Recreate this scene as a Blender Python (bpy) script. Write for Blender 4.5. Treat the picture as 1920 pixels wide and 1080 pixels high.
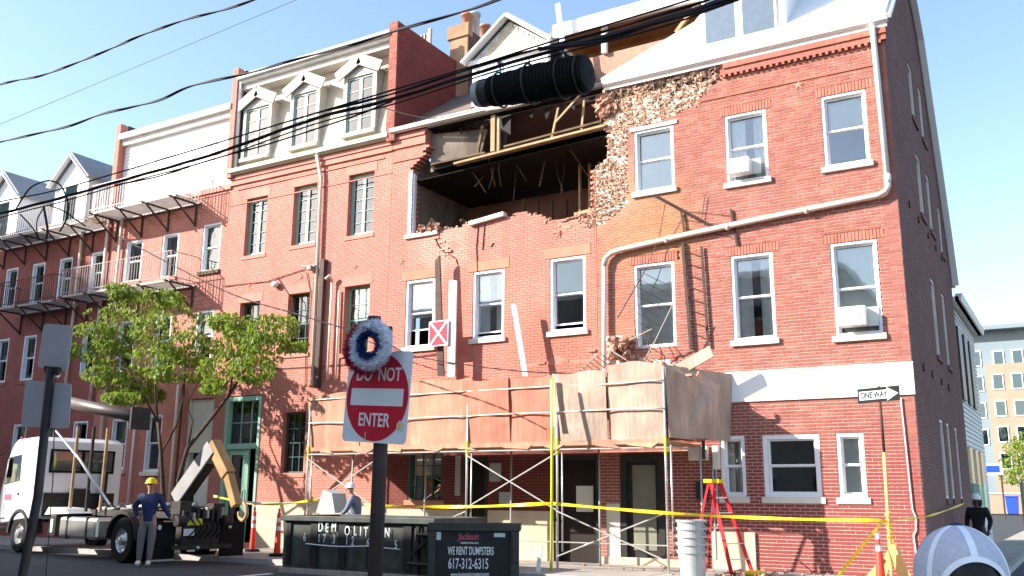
import bpy, bmesh, math, random
from mathutils import Vector, Matrix, noise
random.seed(7)
R=math.radians
for o in list(bpy.data.objects): bpy.data.objects.remove(o)
sc=bpy.context.scene
COL=sc.collection
# ---------------------------------------------------------------- camera
FPX=1767.94; PITCH=.217164537; ROLL=.00763069539; YAW=.538566691
CAM=Vector((0,-20.4788,1.5))
fw=Vector((-math.sin(YAW)*math.cos(PITCH),math.cos(YAW)*math.cos(PITCH),math.sin(PITCH)))
rt=Vector((math.cos(YAW),math.sin(YAW),0)); up=rt.cross(fw)
CR=rt*math.cos(ROLL)+up*math.sin(ROLL); CU=-rt*math.sin(ROLL)+up*math.cos(ROLL)
cam=bpy.data.cameras.new('camera'); co=bpy.data.objects.new('camera',cam); COL.objects.link(co)
cam.sensor_width=36; cam.lens=FPX/1920*36; cam.clip_start=.05; cam.clip_end=3000
m=Matrix((CR,CU,-fw)).transposed().to_4x4(); m.translation=CAM; co.matrix_world=m
sc.camera=co
sc.render.resolution_x=1024; sc.render.resolution_y=576
sc.render.engine='CYCLES'
# ---------------------------------------------------------------- light
SUN=Vector((1.25,1.0,-.82)).normalized()          # direction the light travels
EL=math.asin(-SUN.z); AZ=math.atan2(-SUN.x,-SUN.y)
w=bpy.data.worlds.new('World'); sc.world=w; w.use_nodes=True
nt=w.node_tree; sky=nt.nodes.new('ShaderNodeTexSky'); sky.sky_type='NISHITA'; sky.sun_disc=False
sky.sun_elevation=EL; sky.sun_rotation=AZ%(2*math.pi); sky.air_density=1.0; sky.dust_density=.9; sky.ozone_density=1.1; sky.air_density=1.0
bg=nt.nodes['Background']; bg.inputs[1].default_value=.145; nt.links.new(sky.outputs[0],bg.inputs[0])
sl=bpy.data.lights.new('sun','SUN'); sl.energy=5.0; sl.angle=R(.5); sl.color=(1,.94,.86)
so=bpy.data.objects.new('sun',sl); COL.objects.link(so); so.rotation_euler=SUN.to_track_quat('-Z','Y').to_euler()
sc.view_settings.view_transform='Standard'; sc.view_settings.look='None'
sc.view_settings.exposure=1.33; sc.view_settings.gamma=1; sc.view_settings.use_curve_mapping=False
# ---------------------------------------------------------------- helpers
def ray(px,py): return CR*((px-960)/FPX)-CU*((py-540)/FPX)+fw
def at(px,py,Y=0.0):
    v=ray(px,py); return CAM+v*((Y-CAM.y)/v.y)
def atx(px,py,X):
    v=ray(px,py); return CAM+v*((X-CAM.x)/v.x)
def atz(px,py,Z=0.0):
    v=ray(px,py); return CAM+v*((Z-CAM.z)/v.z)
def atd(px,py,d):
    return CAM+ray(px,py)*d
class MB:
    def __init__(s): s.v=[]; s.f=[]; s.t=[]
    def add(s,vs,fs,tone=None):
        n=len(s.v); s.v.extend([tuple(v) for v in vs]); s.f.extend([tuple(i+n for i in f) for f in fs])
        s.t.extend([random.random() if tone is None else tone]*len(fs)); return s
    def box(s,x0,x1,y0,y1,z0,z1,tone=None):
        return s.add([(x0,y0,z0),(x1,y0,z0),(x1,y1,z0),(x0,y1,z0),(x0,y0,z1),(x1,y0,z1),(x1,y1,z1),(x0,y1,z1)],
          [(3,2,1,0),(4,5,6,7),(0,1,5,4),(1,2,6,5),(2,3,7,6),(3,0,4,7)],tone)
    def bar(s,p,q,w,h=None,upv=(0,0,1),tone=None):
        h=w if h is None else h
        p=Vector(p);q=Vector(q);d=(q-p).normalized();u=Vector(upv)
        if abs(d.dot(u))>.98:u=Vector((0,1,0))
        a=d.cross(u).normalized()*(w/2);b=d.cross(a).normalized()*(h/2)
        vs=[p-a-b,p+a-b,p+a+b,p-a+b,q-a-b,q+a-b,q+a+b,q-a+b]
        return s.add(vs,[(3,2,1,0),(4,5,6,7),(0,1,5,4),(1,2,6,5),(2,3,7,6),(3,0,4,7)],tone)
    def tube(s,pts,r,n=8,caps=True,tone=None):
        pts=[Vector(p) for p in pts]; N=len(pts); rr=r if isinstance(r,(list,tuple)) else [r]*N
        vs=[];ref=None
        for i,p in enumerate(pts):
            d=(pts[min(i+1,N-1)]-pts[max(i-1,0)]).normalized()
            if ref is None:
                ref=Vector((0,0,1)) if abs(d.z)<.9 else Vector((1,0,0))
            a=(ref-d*ref.dot(d)).normalized(); ref=a; b=d.cross(a)
            for k in range(n):
                t=2*math.pi*k/n; vs.append(p+(a*math.cos(t)+b*math.sin(t))*rr[i])
        fs=[]
        for i in range(N-1):
            for k in range(n):
                k2=(k+1)%n; fs.append((i*n+k,i*n+k2,(i+1)*n+k2,(i+1)*n+k))
        if caps: fs.append(tuple(range(n))[::-1]); fs.append(tuple((N-1)*n+k for k in range(n)))
        return s.add(vs,fs,tone)
    def lathe(s,c,prof,n=24,axis='z',tone=None):
        c=Vector(c);vs=[]
        for (r,h) in prof:
            for k in range(n):
                t=2*math.pi*k/n;a,b=r*math.cos(t),r*math.sin(t)
                vs.append(c+(Vector((a,b,h)) if axis=='z' else Vector((a,h,b)) if axis=='y' else Vector((h,a,b))))
        fs=[(i*n+k,i*n+(k+1)%n,(i+1)*n+(k+1)%n,(i+1)*n+k) for i in range(len(prof)-1) for k in range(n)]
        return s.add(vs,fs,tone)
    def prism(s,poly,vec,tone=None):
        poly=[Vector(p) for p in poly];vec=Vector(vec);n=len(poly)
        vs=poly+[p+vec for p in poly]
        return s.add(vs,[tuple(range(n))[::-1],tuple(range(n,2*n))]+[(i,(i+1)%n,n+(i+1)%n,n+i) for i in range(n)],tone)
    def ball(s,c,rx,ry=None,rz=None,n=12,m=8,tone=None):
        ry=rx if ry is None else ry; rz=rx if rz is None else rz; c=Vector(c);vs=[];fs=[]
        for j in range(m+1):
            ph=math.pi*j/m
            for k in range(n):
                t=2*math.pi*k/n; vs.append(c+Vector((rx*math.sin(ph)*math.cos(t),ry*math.sin(ph)*math.sin(t),rz*math.cos(ph))))
        for j in range(m):
            for k in range(n): fs.append((j*n+k,(j+1)*n+k,(j+1)*n+(k+1)%n,j*n+(k+1)%n))
        return s.add(vs,fs,tone)
    def lump(s,c,r,tone=None):       # rough broken brick fragment
        c=Vector(c); a=[r*random.uniform(.6,1.25) for _ in range(3)]
        M_=Matrix.Rotation(random.uniform(0,6),3,(random.random(),random.random(),random.random()+.1))
        vs=[c+M_@Vector((x*a[0]*random.uniform(.7,1.2),y*a[1]*.6*random.uniform(.7,1.2),z*a[2]*.5*random.uniform(.7,1.2))) for x in(-1,1) for y in(-1,1) for z in(-1,1)]
        return s.add(vs,[(0,1,3,2),(4,6,7,5),(0,4,5,1),(2,3,7,6),(0,2,6,4),(1,5,7,3)],tone)
    def build(s,name,mat,parent=None,smooth=False,loc=None,bevel=0):
        me=bpy.data.meshes.new(name)
        L=Vector(loc) if loc is not None else (ORG.get(parent.name,Vector()) if parent else Vector())
        me.from_pydata([Vector(v)-L for v in s.v],[],s.f); me.update()
        a=me.attributes.new('tone','FLOAT','FACE'); a.data.foreach_set('value',s.t)
        if smooth: me.polygons.foreach_set('use_smooth',[True]*len(me.polygons))
        me.materials.append(mat)
        o=bpy.data.objects.new(name,me); COL.objects.link(o)
        if parent: o.parent=parent
        elif loc is not None: o.location=L
        if bevel:
            b=o.modifiers.new('bevel','BEVEL'); b.width=bevel; b.segments=2; b.limit_method='ANGLE'
        if smooth and not bevel:
            pass
        ORG[o.name]=L
        return o
ORG={}
def each(name,mat,parent,boxes,bevel=0):
    out=[]
    for b in boxes: out.append(MB().box(*b).build(name,mat,parent,bevel=bevel))
    return out
def spl_(P,n=5):
    out=[];P=[Vector(p) for p in P]
    for i in range(len(P)-1):
        for k in range(n): out.append(P[i].lerp(P[i+1],k/n))
    return out+[P[-1]]
def tag(o,label,cat,group=None):
    o['label']=label;o['category']=cat
    if group:o['group']=group
    return o
def thing(name,label,cat,loc=(0,0,0),rotz=0,group=None,local=False):
    o=bpy.data.objects.new(name,None);o.empty_display_size=.2;COL.objects.link(o);o.location=loc;o.rotation_euler=(0,0,rotz)
    tag(o,label,cat,group); ORG[o.name]=Vector() if local else Vector(loc)
    return o
def struct(name,mb,mat,**k):
    o=mb.build(name,mat,**k);o['kind']='structure';return o
def stuff(o): o['kind']='stuff'; return o
def text(parent,s,pos,xd,yd,size,mat,name='lettering',align='CENTER',ext=.003,sx=1,bold=0):
    c=bpy.data.curves.new('t','FONT');c.body=s;c.size=size;c.extrude=ext;c.align_x=align;c.align_y='CENTER';c.offset=bold
    t=bpy.data.objects.new('t',c);COL.objects.link(t)
    bpy.context.view_layer.update()
    me=bpy.data.meshes.new_from_object(t.evaluated_get(bpy.context.evaluated_depsgraph_get()))
    bpy.data.objects.remove(t)
    xd=Vector(xd).normalized();yd=Vector(yd).normalized();zd=xd.cross(yd)
    L=ORG.get(parent.name,Vector())
    for v in me.vertices: v.co=Vector(pos)-L+xd*v.co.x*sx+yd*v.co.y+zd*v.co.z
    me.materials.clear();me.materials.append(mat);o=bpy.data.objects.new(name,me);COL.objects.link(o);o.parent=parent;return o
def copytree(o,parent=None,**kw):
    c=o.copy();COL.objects.link(c)
    if parent:c.parent=parent
    for ch in [x for x in bpy.data.objects if x.parent==o]: copytree(ch,c)
    return c
# ---------------------------------------------------------------- materials
def M(name,col,rough=.8,var=.12,scale=4,metal=0,bump=0,spec=.3,tone=0,col2=None,stain=0,emit=0,streak=False,patch=None):
    m=bpy.data.materials.new(name);m.use_nodes=True;n=m.node_tree.nodes;l=m.node_tree.links;b=n['Principled BSDF']
    b.inputs['Roughness'].default_value=rough;b.inputs['Metallic'].default_value=metal;b.inputs['Specular IOR Level'].default_value=spec
    g=n.new('ShaderNodeNewGeometry');c0=Vector(col)
    def mix(a,bb,fac,mode='MIX'):
        x=n.new('ShaderNodeMix');x.data_type='RGBA';x.blend_type=mode
        for sock,val in ((0,fac),(6,a),(7,bb)):
            if hasattr(val,'is_output'): l.new(val,x.inputs[sock])
            else: x.inputs[sock].default_value=val
        return x.outputs[2]
    def rgba(v): return (min(v[0],1),min(v[1],1),min(v[2],1),1)
    def noi(sc_,det=5,vec=None):
        t=n.new('ShaderNodeTexNoise');t.inputs['Scale'].default_value=sc_;t.inputs['Detail'].default_value=det
        l.new(vec or g.outputs['Position'],t.inputs['Vector']);return t.outputs[0]
    def ramp(v,a,bb):
        r=n.new('ShaderNodeMapRange');r.inputs[1].default_value=a;r.inputs[2].default_value=bb;l.new(v,r.inputs[0]);return r.outputs[0]
    cur=mix(rgba(c0*(1-var)),rgba(c0*(1+var)),ramp(noi(scale),.3,.7))
    if tone:
        at_=n.new('ShaderNodeAttribute');at_.attribute_name='tone';oi=n.new('ShaderNodeObjectInfo')
        ad=n.new('ShaderNodeMath');ad.operation='ADD';l.new(at_.outputs['Fac'],ad.inputs[0]);l.new(oi.outputs['Random'],ad.inputs[1])
        fr=n.new('ShaderNodeMath');fr.operation='FRACT';l.new(ad.outputs[0],fr.inputs[0])
        c2=Vector(col2) if col2 else c0*(1-tone)
        sc1=n.new('ShaderNodeMath');sc1.operation='MULTIPLY';sc1.inputs[1].default_value=tone;l.new(fr.outputs[0],sc1.inputs[0])
        cur=mix(cur,rgba(c2),sc1.outputs[0])
    if stain:
        vec=None
        if streak:
            mp=n.new('ShaderNodeMapping');mp.inputs['Scale'].default_value=(1,1,.18);l.new(g.outputs['Position'],mp.inputs[0]);vec=mp.outputs[0]
        cur=mix(cur,rgba(c0*(1-stain)),ramp(noi(.9 if not streak else 2.2,6,vec),.48,.75))
    if patch:
        for (pc_,pr_,pcol_) in patch:
            vm=n.new('ShaderNodeVectorMath');vm.operation='DISTANCE';l.new(g.outputs['Position'],vm.inputs[0]);vm.inputs[1].default_value=pc_
            ad2=n.new('ShaderNodeMath');ad2.operation='MULTIPLY_ADD';l.new(noi(2.5,6),ad2.inputs[0]);ad2.inputs[1].default_value=-pr_*1.2;l.new(vm.outputs['Value'],ad2.inputs[2])
            cur=mix(cur,rgba(Vector(pcol_)),ramp(ad2.outputs[0],pr_*.6,-pr_*.1))
    l.new(cur,b.inputs['Base Color'])
    if bump:
        bp=n.new('ShaderNodeBump');bp.inputs['Strength'].default_value=bump;bp.inputs['Distance'].default_value=.01
        l.new(noi(scale*8),bp.inputs['Height']);l.new(bp.outputs[0],b.inputs['Normal'])
    if emit:
        b.inputs['Emission Color'].default_value=rgba(c0);b.inputs['Emission Strength'].default_value=emit
    return m
def glassmat(name,tint,refl=1.0,alpha=.55):
    m=bpy.data.materials.new(name);m.use_nodes=True;n=m.node_tree.nodes;l=m.node_tree.links;n.remove(n['Principled BSDF'])
    out=n['Material Output'];fr=n.new('ShaderNodeFresnel');fr.inputs[0].default_value=1.5
    g=n.new('ShaderNodeBsdfGlossy');g.inputs['Roughness'].default_value=.03;g.inputs['Color'].default_value=(refl,refl,refl,1)
    ns=n.new('ShaderNodeTexNoise');ns.inputs['Scale'].default_value=1.3;bp=n.new('ShaderNodeBump');bp.inputs['Strength'].default_value=.12;bp.inputs['Distance'].default_value=.02
    ge=n.new('ShaderNodeNewGeometry');l.new(ge.outputs['Position'],ns.inputs['Vector']);l.new(ns.outputs[0],bp.inputs['Height']);l.new(bp.outputs[0],g.inputs['Normal'])
    t=n.new('ShaderNodeBsdfTransparent');t.inputs['Color'].default_value=(*tint,1)
    mx=n.new('ShaderNodeMixShader');ad=n.new('ShaderNodeMath');ad.operation='ADD';ad.inputs[1].default_value=.10;l.new(fr.outputs[0],ad.inputs[0])
    l.new(ad.outputs[0],mx.inputs[0]);l.new(t.outputs[0],mx.inputs[1]);l.new(g.outputs[0],mx.inputs[2]);l.new(mx.outputs[0],out.inputs[0]);return m
mt={}
mt['brickA']=M('red_brick',(.38,.137,.10),.85,.2,3,tone=.8,col2=(.27,.075,.058),stain=.28,bump=.3,patch=[((-8.5,0,7.8),1.5,(.40,.17,.075)),((-9.0,0,5.2),1.1,(.40,.15,.09)),((-3.6,0,.9),2.3,(.27,.055,.048)),((-6.4,0,.9),2.4,(.25,.055,.048)),((-9.6,0,9.0),1.2,(.42,.22,.14))])  # low maroon patches: redder brick, with ground-floor shade put into the colour
mt['mortarA']=M('pale_mortar',(.72,.55,.45),.9,.12,6,bump=.3)
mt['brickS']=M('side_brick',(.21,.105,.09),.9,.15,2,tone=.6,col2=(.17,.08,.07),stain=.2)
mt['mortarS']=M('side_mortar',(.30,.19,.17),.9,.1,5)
mt['brickB']=M('painted_brick',(.53,.205,.15),.75,.14,1.3,tone=.4,col2=(.46,.14,.105),stain=.26,streak=True,bump=.3,patch=[((-11.0,0,5.0),1.3,(.40,.15,.10)),((-14.5,0,8.2),1.0,(.56,.27,.20))])
mt['mortarB']=M('painted_mortar',(.50,.19,.14),.8,.1,4)
mt['brickC']=M('painted_brick_salmon',(.53,.21,.155),.75,.12,1.0,tone=.4,col2=(.46,.15,.11),stain=.22,streak=True,bump=.2)
mt['mortarC']=M('painted_mortar_salmon',(.50,.18,.13),.8,.1,4)
mt['brickE']=M('old_red_brick',(.34,.11,.085),.85,.15,2,tone=.5,col2=(.36,.09,.07),stain=.2)
mt['mortarE']=M('old_mortar',(.34,.13,.10),.9,.1,4)
mt['raw']=M('raw_brick_backing',(.47,.285,.195),.95,.3,14,tone=.8,col2=(.42,.19,.14),stain=.2,bump=1.0)
mt['mort']=M('tan_mortar',(.52,.36,.25),.95,.2,14,tone=.3,bump=1.0)
mt['rawd']=M('soot_brick',(.20,.12,.085),.95,.4,6,tone=.8,col2=(.08,.05,.04),bump=.8)
mt['stone']=M('brownstone',(.46,.21,.135),.85,.1,3,stain=.1,bump=.3)
mt['stucco']=M('tan_stucco',(.56,.45,.32),.9,.08,2,stain=.25,bump=.2)
mt['white']=M('white_paint',(.84,.82,.80),.5,.03,2,stain=.05)
mt['whitew']=M('white_weathered',(.74,.70,.66),.6,.08,3,stain=.15,streak=True)
mt['pedi']=M('grey_weathered_trim',(.52,.48,.43),.7,.15,4,stain=.3,streak=True)
mt['vinyl']=M('white_vinyl',(.82,.81,.82),.4,.03,2)
mt['sill']=M('cream_sill',(.72,.66,.56),.7,.06,3,stain=.15)
mt['green']=M('pale_green_paint',(.28,.48,.36),.5,.06,2,stain=.08)
mt['greenwin']=M('green_window_paint',(.30,.42,.37),.5,.06,2)
mt['dgreen']=M('dark_green_trim',(.05,.10,.08),.5,.1,2)
mt['shade']=M('roller_shade',(.76,.75,.66),.9,.05,2)
mt['curt']=M('curtain',(.78,.78,.74),.9,.10,8)
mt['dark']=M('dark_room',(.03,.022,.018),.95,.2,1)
mt['soot']=M('soot_black',(.018,.014,.012),.95,.4,1.2)
mt['sootw']=M('smoked_plaster',(.20,.155,.125),.95,.45,.9,stain=.5,streak=True)
mt['wood']=M('weathered_lumber',(.40,.27,.15),.8,.22,5,stain=.35,streak=True,bump=.3)
mt['woodd']=M('charred_lumber',(.13,.085,.05),.9,.35,4,bump=.3)
mt['ply']=M('orange_plywood',(.42,.20,.08),.75,.15,1.5,stain=.2)
mt['plyw']=M('fresh_plywood',(.52,.255,.165),.75,.16,1.8,stain=.35,streak=True)
mt['plyr']=M('red_stained_plywood',(.55,.20,.13),.75,.16,1.6,stain=.3,streak=True)
mt['plyg']=M('grey_plywood',(.47,.34,.26),.8,.2,1.4,stain=.4,streak=True,bump=.2)
mt['roofw']=M('white_membrane',(.80,.80,.82),.6,.04,1)
mt['shing']=M('grey_shingle',(.34,.33,.33),.9,.1,3,tone=.35)
mt['shcream']=M('cream_shingle',(.60,.52,.40),.85,.08,3,tone=.3,stain=.1)
mt['shbrn']=M('brown_shingle',(.15,.12,.10),.9,.2,3,tone=.4)
mt['gut']=M('gutter_metal',(.72,.68,.62),.45,.08,3,stain=.12)
mt['pipe']=M('downpipe_paint',(.76,.62,.50),.45,.08,2,stain=.12)
mt['pipew']=M('white_downpipe',(.80,.78,.76),.4,.05,3)
mt['copper']=M('verdigris_gutter',(.42,.47,.36),.7,.15,4,stain=.2)
mt['iron']=M('rusty_iron',(.07,.04,.032),.7,.3,8,stain=.3)
mt['maroon']=M('maroon_paint_with_shade',(.17,.045,.035),.8,.1,2,tone=.3,stain=.2)  # maroon paint, darkened further to carry the shade under the shed
mt['irong']=M('grey_painted_iron',(.36,.31,.28),.6,.2,6,stain=.2)
mt['black']=M('black_rubber',(.010,.009,.009),.75,.3,9,spec=.15,stain=.3)
mt['blackp']=M('black_paint',(.022,.022,.022),.4,.3,3,spec=.5)
mt['cable']=M('cable_jacket',(.010,.010,.014),.6,.1,5)
mt['steel']=M('galvanised_tube',(.62,.60,.56),.35,.1,8,metal=.6)
mt['yel']=M('yellow_green_paint',(.62,.66,.06),.5,.1,5)
mt['asph']=M('asphalt',(.058,.058,.062),.9,.18,1.5,stain=.2,bump=.6)
mt['walk']=M('concrete_walk',(.36,.32,.28),.9,.10,2,stain=.2,bump=.4)
mt['kerb']=M('granite_kerb',(.40,.38,.35),.85,.1,6)
mt['glass']=glassmat('window_glass',(.93,.95,.95),.9)
mt['glassd']=glassmat('dark_glass',(.55,.66,.66),.8)
mt['red']=M('sign_red',(.55,.012,.035),.4,.03,2)
mt['signw']=M('sign_white',(.74,.74,.76),.45,.04,3,stain=.05)
mt['signb']=M('sign_back_aluminium',(.55,.56,.60),.45,.05,3)
mt['signk']=M('sign_black',(.02,.025,.02),.4,.05,3)
mt['orange']=M('cone_orange',(.80,.055,.03),.5,.08,3)
mt['tape']=M('caution_yellow',(.85,.62,.02),.4,.1,15)
mt['tanw']=M('barricade_wood',(.78,.44,.16),.7,.1,4,stain=.1)
mt['ladr']=M('ladder_red',(.68,.03,.04),.35,.05,3)
mt['alu']=M('aluminium',(.62,.62,.62),.3,.05,3,metal=.7)
mt['grey']=M('grey_plastic',(.42,.43,.42),.45,.08,4,stain=.12)
mt['truckw']=M('truck_white',(.80,.80,.80),.25,.02,2,spec=.6,stain=.04)
mt['chassis']=M('chassis_black',(.025,.022,.02),.6,.4,6)
mt['chrome']=M('brushed_tank',(.70,.68,.64),.25,.1,3,metal=.8)
mt['hookg']=M('hook_arm_grey',(.24,.235,.23),.5,.1,4)
mt['tarp']=M('tarp_brown',(.10,.075,.065),.4,.15,4,spec=.6)
mt['hooky']=M('hook_arm_ochre',(.38,.23,.10),.5,.15,5,stain=.3)
mt['dump']=M('dumpster_green',(.055,.062,.055),.6,.35,3,stain=.45,streak=True)
mt['dumpk']=M('dumpster_black',(.02,.02,.02),.55,.3,3,stain=.3)
mt['skin']=M('skin',(.42,.24,.16),.6,.05,6)
mt['skind']=M('skin_dark',(.10,.055,.04),.6,.05,6)
mt['navy']=M('navy_jacket',(.022,.035,.10),.8,.15,8)
mt['khaki']=M('grey_trousers',(.20,.17,.17),.85,.12,8)
mt['blk']=M('black_cloth',(.012,.012,.014),.85,.2,8)
mt['hairb']=M('black_hair',(.008,.008,.010),.5,.3,40)
mt['hat']=M('hard_hat_yellow',(.85,.58,.02),.35,.03,3)
mt['hatw']=M('hard_hat_white',(.8,.8,.8),.35,.03,3)
mt['cap']=M('cap_mesh',(.52,.52,.60),.8,.12,150)
mt['capw']=M('cap_seam',(.84,.85,.90),.7,.05,30)
mt['bark']=M('bark',(.06,.042,.032),.9,.25,8,bump=.6)
mt['blue']=M('bin_blue',(.02,.07,.55),.5,.1,3)
mt['navyb']=M('garland_blue',(.02,.05,.22),.7,.2,20,tone=.4)
mt['garr']=M('garland_red',(.45,.02,.06),.7,.2,20,tone=.4)
mt['garw']=M('garland_white',(.78,.80,.88),.6,.06,20,tone=.2)
mt['fenceg']=M('green_screen',(.20,.32,.25),.8,.15,2,stain=.15)
mt['oppst']=M('opposite_stone',(.34,.33,.31),.85,.15,1,stain=.2)
mt['bgrey']=M('blue_grey_panel',(.20,.25,.28),.7,.05,.3,tone=.12)
mt['bbeige']=M('beige_masonry',(.33,.255,.185),.8,.05,.3)
mt['txt']=M('white_lettering',(.80,.80,.80),.5,.08,10)
mt['txtr']=M('pink_lettering',(.65,.10,.16),.5,.08,10)
mt['stop']=M('shade_cream',(.62,.58,.48),.8,.05,2)
for k_ in ('plyw','plyr','plyg'):
    m_=mt[k_];n_=m_.node_tree.nodes;l_=m_.node_tree.links;b_=n_['Principled BSDF'];src=b_.inputs['Base Color'].links[0].from_socket
    g_=n_.new('ShaderNodeNewGeometry');mp_=n_.new('ShaderNodeMapping');mp_.inputs['Scale'].default_value=(14,14,1.2);l_.new(g_.outputs['Position'],mp_.inputs[0])
    ns_=n_.new('ShaderNodeTexNoise');ns_.inputs['Scale'].default_value=1.5;ns_.inputs['Detail'].default_value=7;l_.new(mp_.outputs[0],ns_.inputs[0])
    mr_=n_.new('ShaderNodeMapRange');mr_.inputs[1].default_value=.35;mr_.inputs[2].default_value=.7;mr_.inputs[3].default_value=1.08;mr_.inputs[4].default_value=.80;l_.new(ns_.outputs[0],mr_.inputs[0])
    mx_=n_.new('ShaderNodeMix');mx_.data_type='RGBA';mx_.blend_type='MULTIPLY';mx_.inputs[0].default_value=1;l_.new(src,mx_.inputs[6]);l_.new(mr_.outputs[0],mx_.inputs[7]);l_.new(mx_.outputs[2],b_.inputs['Base Color'])
def leafmat():
    m=M('leaves',(.26,.33,.05),.55,.3,3,tone=.9,col2=(.08,.15,.025));n=m.node_tree.nodes;l=m.node_tree.links
    b=n['Principled BSDF'];tr=n.new('ShaderNodeBsdfTranslucent');tr.inputs[0].default_value=(.30,.40,.05,1);mx=n.new('ShaderNodeMixShader');mx.inputs[0].default_value=.35
    l.new(b.outputs[0],mx.inputs[1]);l.new(tr.outputs[0],mx.inputs[2]);l.new(mx.outputs[0],n['Material Output'].inputs[0]);return m
mt['leaf']=leafmat()
# ---------------------------------------------------------------- ground
struct('ground',MB().box(-900,900,-900,900,-.6,-.16),mt['asph'])
mb=MB()
mb.box(-90,9,-13.6,-3.55,-.3,-.125); mb.box(-2.75+1.0,9,-3.55,130,-.3,-.126); mb.box(-5,9,-60,-13.6,-.3,-.127)
struct('road',mb,mt['asph'])
fl=struct('sidewalk',MB().box(-60,-1.8,-3.4,.3,-.3,-.02),mt['walk']);ORG[fl.name]=Vector()
def tiles(parent,name,mat,items):
    first={}
    for (lx,ly,lz,x,y,z) in items:
        k=(round(lx,2),round(ly,2),lz)
        if k not in first: o=first[k]=MB().box(0,lx,0,ly,-lz,0,tone=0.0).build(name,mat,parent,loc=(0,0,0))
        else: o=first[k].copy();COL.objects.link(o)
        o.location=(x,y,z)
it=[];x=-60.0
while x<-3.4:
    for ya in (-3.4,-1.70): it.append((1.485,1.68,.06,x,ya,random.uniform(-.004,.0)))
    x+=1.5
tiles(fl,'paving_slab',mt['walk'],it)
kb=struct('kerb',MB().box(-60,-1.65,-3.53,-3.42,-.3,-.05),mt['kerb']);ORG[kb.name]=Vector();it=[];x=-60.0
while x<-3.2: it.append((1.79,.145,.2,x,-3.55,.004));x+=1.8
y=-3.4
while y<60: it.append((.13,1.79,.2,-1.78,y,.004));y+=1.8
tiles(kb,'kerbstone',mt['kerb'],it)
struct('alley_sidewalk',MB().box(-2.9,-1.79,.31,60,-.3,-.002),mt['walk'])
mb=MB(); mb.box(-90,-4.8,-17.0,-13.8,-.3,0)
struct('near_sidewalk',mb,mt['walk'])
struct('painted_line',MB().box(-14.9,-14.75,-9.5,-5.4,-.13,-.119),mt['white'])
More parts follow.
